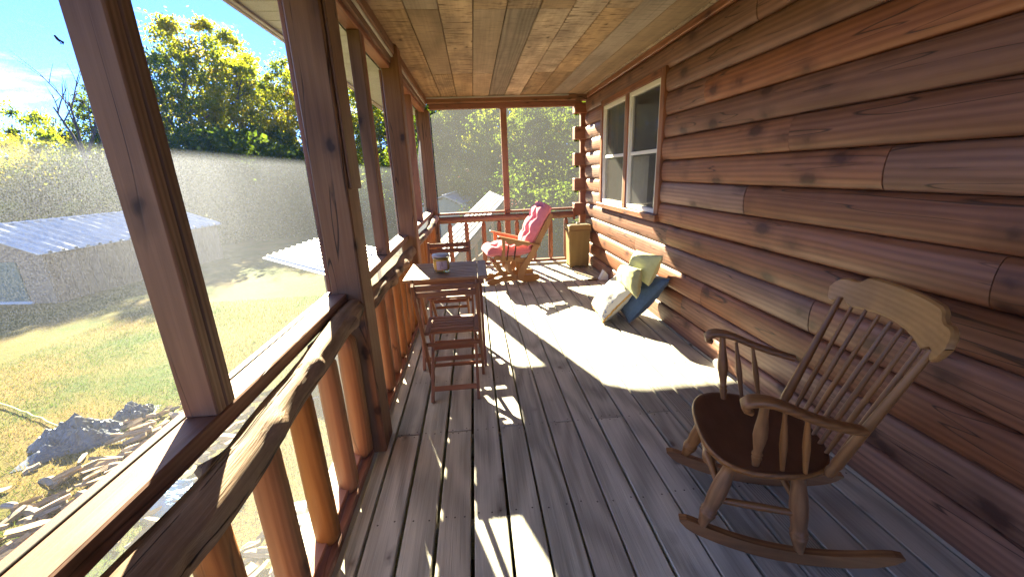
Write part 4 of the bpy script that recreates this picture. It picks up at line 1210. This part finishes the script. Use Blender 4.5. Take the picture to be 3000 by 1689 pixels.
# long brown shed on the left
sa = thing('long_shed', 'long brown shed with a ribbed grey metal roof beyond the lawn', 'shed', (-19, 24, G))
e = Vector((.16, .987, 0)); nn = Vector((-.987, .16, 0))
c0 = Vector((-17.0, 17.05, -.92)); Ls = 9.4
ribbed(c0, c0 + e * Ls, c0 + nn * 3.1 + Vector((0, 0, 1.08)), .45, .09, 'metalroof', 'roof_sheet', sa)
q0 = c0 + nn * 6.2
ribbed(q0, q0 + e * Ls, c0 + nn * 3.1 + Vector((0, 0, 1.08)), .45, .09, 'metalroof', 'roof_sheet', sa)
rc0 = c0 + nn * 3.1 + Vector((0, 0, 1.12))
ob('ridge_cap', MB().bar(rc0, rc0 + e * Ls, .22, .04), M['whiteroof'], sa)
a0 = c0 + e * .35 + nn * .35
wm = MB()
def wallq(m_, p, q, z0, z1, th=.08):
    p = Vector((p.x, p.y, 0)); q = Vector((q.x, q.y, 0)); d = (q - p).normalized(); s = Vector((-d.y, d.x, 0))
    m_.obox((p + q) / 2 + Vector((0, 0, (z0 + z1) / 2)), d, s, (0, 0, 1), (q - p).length / 2, th / 2, (z1 - z0) / 2, 0)
kk = 0
while kk < 23:
    p = a0 + e * (.39 * kk); q = a0 + e * (.39 * (kk + 1) - .01)
    ws_ = MB(); wallq(ws_, p, q, G - .2, -.98); ob('siding_board', ws_, M['shedbrown'], sa)
    kk += 1
gp = MB()
wA = a0; wB = a0 + nn * 5.5
gp.slab([(0, G - .2), (5.5, G - .2), (5.5, -.95), (2.75, -.02), (0, -.95)], (a0.x, a0.y, 0), nn, (0, 0, 1), e, .08)
ob('gable_wall', gp, M['shedbrown'], sa)
dr = MB(); dr.slab([(1.2, G), (3.9, G), (3.9, -1.25), (1.2, -1.25)], (a0.x - e.x * .07, a0.y - e.y * .07, 0), nn, (0, 0, 1), e, .05)
ob('door', dr, M['greendoor'], sa)
ds = MB(); ds.slab([(1.0, G + .02), (4.1, G + .02), (4.1, G + .12), (1.0, G + .12)], (a0.x - e.x * .12, a0.y - e.y * .12, 0), nn, (0, 0, 1), e, .08)
ob('door_sill', ds, M['whiteroof'], sa)

# small white-roofed shed
sb_ = thing('small_shed', 'small open shelter on posts with a bright white ribbed roof', 'shed', (-4.4, 12.0, G))
A_ = Vector((-6.34, 12.3, -.70)); B_ = Vector((-5.16, 13.8, -.40)); C_ = Vector((-3.9, 10.38, -.90))
ribbed(A_, B_, C_, .19, .045, 'whiteroof', 'roof_sheet', sb_)
D_ = B_ + C_ - A_
cen = (A_ + B_ + C_ + D_) / 4
sh = lambda p: cen + (p - cen) * .88
for p in (B_, C_, D_):
    w_ = sh(p); ob('post', MB().box(w_.x - .05, w_.x + .05, w_.y - .05, w_.y + .05, G - .1, p.z - .04, .008), M['timber'], sb_)
pl = MB().tube([C_ + Vector((-.55, .75, .14)), C_ + Vector((.9, 1.25, .24))], .035, 8)
tag(ob('pole', pl, M['whiteroof']), 'white pole lying across the white ribbed shed roof', 'pole')

# green gable shed at the far end
sc2 = thing('green_shed', 'pale green gabled shed with a slate blue ribbed roof', 'shed', (-1, 27, G))
r0 = Vector((-1.80, 25, .24)); ed = Vector((.12, .993, 0)); pn = Vector((.993, -.12, 0)); Lc = 6.4
ea = r0 + pn * 1.55 + Vector((0, 0, -.77)); eb = r0 - pn * 1.9 + Vector((0, 0, -.62))
ribbed(r0, r0 + ed * Lc, ea, .25, .025, 'blueroof', 'roof_sheet', sc2)
ribbed(r0, r0 + ed * Lc, eb, .25, .025, 'paleroof', 'roof_sheet', sc2)
ob('ridge_cap', MB().bar(r0 + Vector((0, 0, .04)), r0 + ed * Lc + Vector((0, 0, .04)), .25, .03), M['whiteroof'], sc2)
ob('rake_trim', MB().bar(r0 - ed * .04 + Vector((0, 0, -.02)), ea - ed * .04 + Vector((0, 0, -.02)), .03, .10), M['paleroof'], sc2)
f0 = r0 + ed * .2
for k in range(26):
    zb = G + .13 * k; zt = zb + .122
    def halfw(z):
        return (1.45 * min(1, max(0, (.16 - z) / .72)), 1.8 * min(1, max(0, (.16 - z) / .60)))
    hr, hl = halfw(zt)
    if hr <= .05: break
    s_ = MB(); p = f0 + pn * hr; q = f0 - pn * hl; wallq(s_, Vector((p.x, p.y, 0)), Vector((q.x, q.y, 0)), zb, zt, .05); ob('siding_board', s_, M['shedgreen'], sc2)
sd = MB(); p = f0 + pn * 1.45; wallq(sd, p, p + ed * 6, G, -.56); ob('side_wall', sd, M['shedgreen'], sc2)

# lean-to with pale roof just past the far railing
sd_ = thing('lean_to', 'brown timber lean-to with a long pale tan metal roof past the far railing', 'shed', (0, 13, G))
TL = Vector((.70, 18.0, .69)); TR = Vector((1.21, 16.16, .50)); BR = Vector((-.70, 9.05, -.50)); BL = Vector((-1.35, 9.6, -.46))
P = []
for i in range(7):
    f = i / 6
    for (df, hh) in ((0, 0), (.012, .03), (.024, 0)) if 0 < i < 6 else ((0, 0),):
        a = TL.lerp(TR, f + df) + Vector((0, 0, hh)); b = BL.lerp(BR, f + df) + Vector((0, 0, hh))
        P.append([a.lerp(b, t / 6) for t in range(7)])
m1 = MB().grid(P, False); m1.add([TL - Vector((0, 0, .06)), TR - Vector((0, 0, .06)), BR - Vector((0, 0, .06)), BL - Vector((0, 0, .06))], [(0, 1, 2, 3)])
ob('roof_sheet', m1, M['paleroof'], sd_)
ob('edge_trim', MB().bar(TR + Vector((.03, 0, 0)), BR + Vector((.03, 0, 0)), .04, .10), M['greymetal'], sd_)
ob('drip_edge', MB().bar(TR + Vector((.06, 0, .045)), BR + Vector((.06, 0, .045)), .05, .02), M['whiteroof'], sd_)
ob('rafter', MB().bar(TR + Vector((.0, 0, -.22)), BR + Vector((.0, 0, -.22)), .06, .24), M['timber'], sd_)
for t in np.linspace(.02, .96, 7):
    p = TR.lerp(BR, t)
    ob('stud', MB().box(p.x - .05, p.x + .05, p.y - .05, p.y + .05, G, p.z - .34, .01), M['timber'], sd_)
for k in range(14):
    z = G + .17 * k
    p, q = TR.lerp(BR, .02), TR.lerp(BR, .96)
    zmax = q.z - .45
    if z + .16 > zmax: break
    b_ = MB(); wallq(b_, Vector((p.x - .1, p.y, 0)), Vector((q.x - .1, q.y, 0)), z, z + .16, .03); ob('plank', b_, M['timber'], sd_)
lm = thing('lumber_stack', 'stack of yellowish boards beside the brown lean-to', 'lumber', (1.2, 10.0, G))
rl = random.Random(9)
for k in range(16):
    x = .45 + .17 * (k % 5) + rl.uniform(-.04, .04); z = G + .12 + .085 * (k // 5); y0_ = 8.3 + rl.uniform(-.3, .3)
    ob('board', MB().bar((x, y0_, z), (x + .5 + rl.uniform(-.1, .1), y0_ + 3.6, z + rl.uniform(0, .03)), .15, .05), M['scrap'], lm)

# ------------------------------------------------------------------ trees
rng = np.random.default_rng(4)
def crown_mesh(name, seed, ncl, lpc, rx, z0, z1, leaf, shape=1.0, clr=.75):
    g = np.random.default_rng(seed)
    cs = []
    while len(cs) < ncl:
        u = g.uniform(-1, 1, 3)
        if np.linalg.norm(u) > 1 or np.linalg.norm(u) < .35: continue
        zz = (u[2] + 1) / 2
        w = (math.sin(min(1, zz * .9 + .12) * math.pi)) ** .6 * shape + (1 - shape)
        cs.append((u[0] * rx * w, u[1] * rx * w, z0 + (z1 - z0) * zz))
    cs = np.array(cs)
    cen = np.repeat(cs, lpc, axis=0)
    n_ = len(cen)
    cr = g.uniform(.35, 1.5, ncl) * clr
    pos = cen + g.normal(0, 1, (n_, 3)) * np.repeat(cr, lpc)[:, None] * np.array([.62, .62, .45])
    a = g.normal(0, 1, (n_, 3)); a /= np.linalg.norm(a, axis=1)[:, None]
    b = g.normal(0, 1, (n_, 3)); b -= a * (a * b).sum(1)[:, None]; b /= np.linalg.norm(b, axis=1)[:, None]
    s = g.uniform(.6, 1.3, n_)[:, None] * leaf
    V_ = np.stack([pos - a * s, pos - b * s * .55, pos + a * s, pos + b * s * .55], 1).reshape(-1, 3)
    me = bpy.data.meshes.new(name)
    me.vertices.add(n_ * 4); me.vertices.foreach_set('co', V_.astype(np.float32).ravel())
    me.loops.add(n_ * 4); me.loops.foreach_set('vertex_index', np.arange(n_ * 4, dtype=np.int32))
    me.polygons.add(n_); me.polygons.foreach_set('loop_start', (np.arange(n_) * 4).astype(np.int32)); me.polygons.foreach_set('loop_total', np.full(n_, 4, np.int32))
    at = me.attributes.new('wc', 'FLOAT_VECTOR', 'POINT')
    cl = np.repeat(g.uniform(0, 1, ncl), lpc); lf = g.uniform(0, 1, n_)
    W_ = np.repeat(np.stack([lf, cl, lf], 1), 4, axis=0)
    at.data.foreach_set('vector', W_.astype(np.float32).ravel())
    me.update(calc_edges=True)
    return me, cs
def trunk_mesh(name, seed, cs, height, r, nl=16):
    g = random.Random(seed)
    m1 = MB()
    top = height * .82
    path = [(g.uniform(-.12, .12) * k * .5, g.uniform(-.12, .12) * k * .5, top * k / 7) for k in range(8)]
    m1.tube(path, [r * (1.25 if k == 0 else 1 - .8 * k / 7) for k in range(8)], 8)
    idx = list(range(len(cs))); g.shuffle(idx)
    for i in idx[:nl]:
        c = cs[i]; zb = max(.15 * height, min(top * .95, c[2] - .45 * math.hypot(c[0], c[1]) - .3))
        k = zb / top * 7; a = min(int(k), 6); f = k - a
        p0 = Vector(path[a]).lerp(Vector(path[a + 1]), f); p2 = Vector(c)
        pm = p0.lerp(p2, .5) + Vector((0, 0, .25))
        rr = r * (1 - .75 * zb / top) * .5
        m1.tube([p0, pm, p2], [rr, rr * .6, rr * .15], 6)
    return to_mesh(name, m1)
protos = {}
for key, args in {
    'tall': (21, 105, 120, 3.4, 1.6, 12.2, .115, .8, .60), 'tall2': (22, 115, 115, 3.9, 1.2, 12.0, .115, .85, .58), 'thin': (23, 70, 110, 2.5, 2.0, 12.4, .105, .8, .50),
    'wide': (24, 140, 105, 4.9, .7, 10.0, .125, .7, .66), 'bush': (25, 110, 130, 3.0, .1, 5.0, .070, .5, .46)}.items():
    me, cs = crown_mesh(key + '_crown', *args)
    tr_ = trunk_mesh(key + '_trunk', args[0], cs, args[5], .24 if key != 'bush' else .09)
    tr_.materials.append(M['bark'])
    variants = {}
    for ln in ('leaf', 'leaf_y', 'leaf_d'):
        m2 = me.copy(); m2.materials.append(M[ln]); variants[ln] = m2
    protos[key] = (variants, tr_, args[5] + .5)
def tree(key, leafm, x, y, hgt, label, group, wid=1.0, rot=0.0, cat='tree', name='broadleaf_tree', z=None):
    v, tr_, H = protos[key]
    s = hgt / H
    t = thing(name, label, cat, (x, y, (gz(x, y) if z is None else z) - .1), rot, group)
    t.scale = (s * wid, s * wid, s)
    ob('trunk', None, None, t, mesh=tr_)
    ob('crown', None, None, t, mesh=v[leafm])
    return t
GL = 'trees along the wood edge left of the house'
GF = 'trees of the wood beyond the far railing'
trees = [
 ('tall', 'leaf', -20.4, 34.4, 16.2, .95, 'tallest green tree between the two near posts', GL),
 ('tall2', 'leaf', -19.4, 30.3, 13.2, .8, 'green tree just right of the nearest post', GL),
 ('thin', 'leaf_y', -20.7, 38.8, 17.2, 1.1, 'tall thin tree with yellowing top behind the tallest tree', GL),
 ('tall', 'leaf_y', -17.8, 35.8, 15.8, .9, 'tall tree with a golden patch in its crown', GL),
 ('thin', 'leaf', -19.3, 41.8, 15.2, 1.2, 'slim green tree right of the golden crowned tree', GL),
 ('tall2', 'leaf', -15.7, 39.0, 14.8, .85, 'yellow green tree left of the second post', GL),
 ('tall', 'leaf_y', -12.9, 35.7, 13.4, .9, 'yellow green tree partly hidden by the second post', GL),
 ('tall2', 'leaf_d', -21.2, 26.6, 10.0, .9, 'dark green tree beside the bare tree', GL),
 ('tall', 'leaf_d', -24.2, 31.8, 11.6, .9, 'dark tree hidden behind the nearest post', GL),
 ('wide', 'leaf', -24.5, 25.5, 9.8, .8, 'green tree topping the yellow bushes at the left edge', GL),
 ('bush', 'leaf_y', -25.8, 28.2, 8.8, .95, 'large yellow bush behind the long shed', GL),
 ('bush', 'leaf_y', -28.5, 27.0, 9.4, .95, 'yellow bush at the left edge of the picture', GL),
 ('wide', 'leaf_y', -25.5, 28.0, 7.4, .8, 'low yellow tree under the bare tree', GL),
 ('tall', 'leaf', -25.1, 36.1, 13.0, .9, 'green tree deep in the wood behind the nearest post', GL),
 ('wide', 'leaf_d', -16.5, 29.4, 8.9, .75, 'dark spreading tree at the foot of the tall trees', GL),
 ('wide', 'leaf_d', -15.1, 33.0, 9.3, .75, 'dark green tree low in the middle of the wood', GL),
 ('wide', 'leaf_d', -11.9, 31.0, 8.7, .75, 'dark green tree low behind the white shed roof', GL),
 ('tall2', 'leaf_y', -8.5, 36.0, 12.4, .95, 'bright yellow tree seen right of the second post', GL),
 ('tall', 'leaf_y', -6.7, 33.3, 10.4, .95, 'yellow green tree seen between the middle studs', GL),
 ('tall2', 'leaf', -5.0, 31.6, 10.2, .95, 'green tree seen left of the third post', GL),
 ('tall', 'leaf', -11.2, 39.4, 13.6, .95, 'tall green tree behind the second post', GL),
 ('wide', 'leaf', -8.5, 29.0, 7.2, .7, 'low green tree behind the second post', GL),
 ('tall2', 'leaf_d', -3.2, 33.5, 11.4, 1.0, 'green tree behind the corner post', GF),
 ('tall', 'leaf', -1.0, 34.0, 11.0, 1.0, 'green tree at the left of the far left screen', GF),
 ('tall2', 'leaf_d', 1.2, 35.5, 12.5, 1.1, 'dark green tree rising behind the green shed', GF),
 ('wide', 'leaf', 2.2, 29.5, 9.8, .85, 'broad green tree in the middle of the far left screen', GF),
 ('tall', 'leaf_d', 4.0, 26.5, 9.8, 1.0, 'dark green tree behind the screen divider', GF),
 ('wide', 'leaf_d', 6.2, 28.0, 10.8, .9, 'broad dark tree filling the far right screen', GF),
 ('tall2', 'leaf_d', 8.4, 26.3, 10.4, 1.1, 'dark green tree at the right edge of the far right screen', GF),
 ('tall', 'leaf', 10.8, 31.7, 11.4, 1.1, 'tree with an orange tinge behind the log ends', GF),
 ('tall2', 'leaf_d', -2.0, 41.0, 14.5, 1.2, 'tall dark tree deep behind the green shed', GF),
 ('wide', 'leaf_d', 3.4, 40.0, 14.0, .9, 'tall broad tree deep behind the screen divider', GF),
 ('tall', 'leaf_d', 8.2, 38.0, 14.0, 1.2, 'tall dark tree deep in the wood behind the far right screen', GF),
 ('wide', 'leaf_d', 12.5, 40.0, 14.0, .9, 'tall broad tree deep in the wood behind the log ends', GF),
 ('bush', 'leaf', -.6, 36.5, 6.6, 1.1, 'low yellowing bush behind the green shed roof', GF),
 ('bush', 'leaf_d', 2.9, 22.5, 5.4, 1.1, 'dark bush right of the pale lean-to roof', GF),
 ('bush', 'leaf_d', 5.1, 20.5, 5.6, 1.2, 'dark bush filling the lower far right screen', GF),
 ('bush', 'leaf_d', 7.6, 21.5, 5.2, 1.2, 'dark bush low behind the log ends', GF),
 ('bush', 'leaf', -5.2, 35.0, 7.6, 1.1, 'bush behind the corner post', GF),
]
for i, (k, lm_, x, y, hh, wd, lab_, grp) in enumerate(trees):
    if grp == GL and k != 'bush':
        x, y, hh = x * 1.35, y * 1.35, (hh - 4.45) * 1.35 + 4.45
    bsh = k == 'bush'
    tree(k, lm_, x, y, hh, lab_, grp, wd, rot=i * 2.399, cat='bush' if bsh else 'tree', name='bush' if bsh else 'broadleaf_tree')
# dead tree
dt = thing('bare_tree', 'bare grey tree rising above the yellow bushes', 'tree', (-23.2, 27.5, G))
rb = random.Random(5)
dm = MB()
def twig(p, d, L_, r, lev):
    q = p + d * L_
    dm.tube([p, p.lerp(q, .5) + Vector((rb.uniform(-.1, .1), rb.uniform(-.1, .1), 0)) * L_ * .3, q], [r, r * .75, r * .45], 6)
    if lev:
        for k in range(3):
            nd = (d + Vector((rb.uniform(-.7, .7), rb.uniform(-.7, .7), rb.uniform(-.1, .5)))).normalized()
            twig(p.lerp(q, rb.uniform(.45, 1)), nd, L_ * rb.uniform(.5, .75), r * .45, lev - 1)
twig(Vector((-23.2, 27.5, G)), Vector((.03, 0, 1)), 6.2, .16, 0)
for dv in ((-.35, .1, 1), (.12, -.1, 1), (.42, .1, .9)):
    twig(Vector((-23.0, 27.5, G + 6.1)), Vector(dv).normalized(), 3.2, .09, 2)
ob('trunk', dm, M['bark'], dt)
# dense understory so that the wood reads as one dark mass behind the trunks
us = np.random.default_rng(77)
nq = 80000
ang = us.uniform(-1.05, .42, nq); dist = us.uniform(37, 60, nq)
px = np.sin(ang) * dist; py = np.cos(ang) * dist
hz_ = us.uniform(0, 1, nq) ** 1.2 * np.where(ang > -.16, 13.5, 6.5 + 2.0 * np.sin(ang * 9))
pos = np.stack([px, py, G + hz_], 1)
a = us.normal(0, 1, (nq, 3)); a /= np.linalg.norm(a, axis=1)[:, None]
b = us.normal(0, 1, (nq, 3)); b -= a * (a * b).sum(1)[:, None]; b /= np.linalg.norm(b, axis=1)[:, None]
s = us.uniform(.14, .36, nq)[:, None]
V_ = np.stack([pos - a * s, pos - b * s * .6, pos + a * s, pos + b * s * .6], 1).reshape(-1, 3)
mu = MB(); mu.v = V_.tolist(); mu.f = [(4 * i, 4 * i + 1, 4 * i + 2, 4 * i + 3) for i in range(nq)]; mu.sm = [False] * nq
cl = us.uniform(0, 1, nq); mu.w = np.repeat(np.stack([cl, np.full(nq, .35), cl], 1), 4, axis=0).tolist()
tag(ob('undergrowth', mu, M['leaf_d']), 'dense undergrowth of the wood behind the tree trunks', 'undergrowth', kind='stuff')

# ------------------------------------------------------------------ lawn details
gr = np.random.default_rng(8)
nb = 70000
gx = gr.uniform(-13, -1.2, nb); gy = gr.uniform(2.2, 16, nb)
tl = gr.uniform(.03, .085, nb); an = gr.uniform(0, 6.283, nb); le = gr.uniform(-.04, .04, (nb, 2)); wd = .007
zz = np.array([gz(x, y) for x, y in zip(gx, gy)])
V_ = np.stack([np.stack([gx - np.cos(an) * wd, gy - np.sin(an) * wd, zz - .01], 1), np.stack([gx + np.cos(an) * wd, gy + np.sin(an) * wd, zz - .01], 1), np.stack([gx + le[:, 0], gy + le[:, 1], zz + tl], 1)], 1).reshape(-1, 3)
gm = MB(); gm.v = V_.tolist(); gm.f = [(3 * i, 3 * i + 1, 3 * i + 2) for i in range(nb)]; gm.sm = [False] * nb
gm.w = np.repeat(gr.uniform(-1, 1, (nb, 1)), 3, axis=0).repeat(3, axis=1).tolist()
tag(ob('grass', gm, M['grass']), 'short patchy lawn grass below the porch', 'grass', kind='stuff')

rs = random.Random(17)
GS = 'scraps of split firewood strewn on the grass'
def scrap_mesh(seed):
    r_ = random.Random(seed)
    L_ = r_.uniform(.14, .50); w = r_.uniform(.03, .085); h_ = r_.uniform(.025, .07)
    k = r_.choice((3, 4, 4, 5))
    sec = [(w * math.cos(2 * math.pi * i / k + .3) * r_.uniform(.6, 1.1), h_ * math.sin(2 * math.pi * i / k + .3) * r_.uniform(.6, 1.1)) for i in range(k)]
    P = []
    for t in (0, .35, .7, 1):
        f = 1 if 0 < t < 1 else r_.uniform(.45, .95)
        off = r_.uniform(-.02, .02)
        P.append([(a * f + off, L_ * (t - .5), b * f) for a, b in sec])
    m1 = MB()
    for i in range(3):
        for j in range(k):
            j2 = (j + 1) % k
            m1.add([P[i][j], P[i][j2], P[i + 1][j2], P[i + 1][j]], [(0, 1, 2, 3)])
    m1.add(P[0], [tuple(range(k))]); m1.add(P[-1], [tuple(range(k))])
    return to_mesh('wood_scrap', m1)
sms = [scrap_mesh(s) for s in range(22)]
for m_ in sms: m_.materials.append(M['scrap'])
spots = []
for k in range(290):
    if k < 230:
        t = rs.random(); x = -6.9 + 2.6 * t + rs.gauss(0, .35); y = 4.0 + 3.6 * rs.random() + rs.gauss(0, .2) + .5 * t
    elif k < 260:
        x = rs.uniform(-6.6, -5.2); y = rs.uniform(6.3, 8.2)
    else:
        x = rs.uniform(-3.2, -2.2); y = rs.uniform(3.2, 4.6)
    spots.append((x, y))
for k, (x, y) in enumerate(spots):
    o = ob('wood_scrap', None, None, None, mesh=sms[k % len(sms)])
    o.location = (x, y, gz(x, y) + .035 + rs.uniform(0, .10) * (k % 3 == 0))
    o.rotation_euler = (rs.uniform(-.25, .25), rs.uniform(-.5, .5), rs.choice((-.9, -.75, 2.0)) + rs.gauss(0, .55))
    L_ = max(v.co.y for v in o.data.vertices) * 2
    size = 'long' if L_ > .38 else 'short' if L_ < .25 else 'middling'
    if x > -3.5: where = 'on the ground close under the porch edge'
    elif y > 6.7 and x < -6.4: where = 'on the grass right beside the crumpled tarp'
    elif y > 6.4: where = 'on the grass beyond the pile, under the near post'
    elif x < -6.3: where = 'at the left edge of the scattered pile'
    elif y < 4.8: where = 'at the near end of the scattered pile'
    elif x > -5.2: where = 'in the scattered pile, on the side toward the railing'
    else: where = 'in the middle of the scattered pile'
    tag(o, size + ' piece of pale split firewood ' + where, 'firewood', GS)

def heap(name, label, cat, cx, cy, rx, ry, hh, mat, seed, rot=0.0, n=44):
    P = []
    for i in range(n + 1):
        row = []
        for j in range(n + 1):
            s = i / n * 2 - 1; t = j / n * 2 - 1
            rag = 1 + .22 * noise.noise((math.atan2(s, t) * 1.4, seed, 0))
            d = min(1, math.hypot(s, t) / rag)
            h_ = hh * (1 - d ** 1.8)
            cr = abs(noise.noise((s * 2.6, t * 2.6, seed))) + .6 * abs(noise.noise((s * 6, t * 6, seed + 3))) + .3 * abs(noise.noise((s * 13, t * 13, seed + 6)))
            h_ = h_ * (.55 + .75 * noise.noise((s * 1.7, t * 1.7, seed + 8))) + hh * .42 * cr * (1 - d ** 4)
            x = s * rx * rag + .06 * noise.noise((s * 5, t * 5, seed + 11)); y = t * ry * rag
            wx = cx + x * math.cos(rot) - y * math.sin(rot); wy = cy + x * math.sin(rot) + y * math.cos(rot)
            row.append((wx, wy, gz(wx, wy) + max(.004, h_)))
        P.append(row)
    return tag(ob(name, MB().grid(P, False), mat), label, cat)
heap('tarp', 'crumpled blue grey tarp lying on the grass by the firewood scraps', 'tarp', -7.55, 7.10, .66, .52, .42, M['tarp'], 3, .5)
heap('tarp', 'smaller crumpled grey tarp next to the larger tarp', 'tarp', -7.15, 7.85, .34, .28, .30, M['tarp'], 13, .2)
heap('plastic_sheet', 'blue plastic sheet on the ground below the nearest railing', 'plastic sheet', -4.85, 5.35, .55, .40, .18, M['bluep'], 23)
ot = thing('orange_bucket', 'orange bucket on the ground below the nearest railing', 'bucket', (-5.15, 5.85, G))
ob('bucket', MB().lathe((-5.15, 5.85, gz(-5.15, 5.85)), [(.11, 0), (.14, .30), (.15, .30), (.15, .32), (.135, .32), (.10, .02)], 20), M['orange'], ot)
for k, (x, y, r_) in enumerate(((-2.75, 4.72, .1), (-2.62, 4.48, .16))):
    bl_ = MB().obox((x, y, gz(x, y) + .1), (math.cos(r_), math.sin(r_), 0), (-math.sin(r_), math.cos(r_), 0), (0, 0, 1), .20, .095, .1, .008)
    tag(ob('concrete_block', bl_, M['block']), ('grey concrete block on the ground, farther of the pair', 'grey concrete block on the ground, nearer of the pair')[k], 'block', 'pair of concrete blocks below the railing')
def rope(label, pts):
    P = [Vector((x, y, gz(x, y) + .05)) for x, y in pts]
    path = []
    for a, b in zip(P, P[1:]):
        path += [a.lerp(b, t / 5) + Vector((rs.uniform(-.02, .02), rs.uniform(-.02, .02), 0)) for t in range(5)]
    path.append(P[-1])
    tag(ob('rope', MB().tube(path, .018, 6), M['rope']), label, 'rope', 'yellow ropes on the lawn')
rope('yellow rope running across the dry lawn to the tarp', [(-12.0, 9.4), (-10.5, 8.7), (-9.5, 8.2), (-8.2, 7.5)])
rope('yellow rope lying in the grass right of the tarp', [(-6.5, 6.85), (-6.3, 7.1), (-6.3, 7.8), (-6.2, 8.3)])
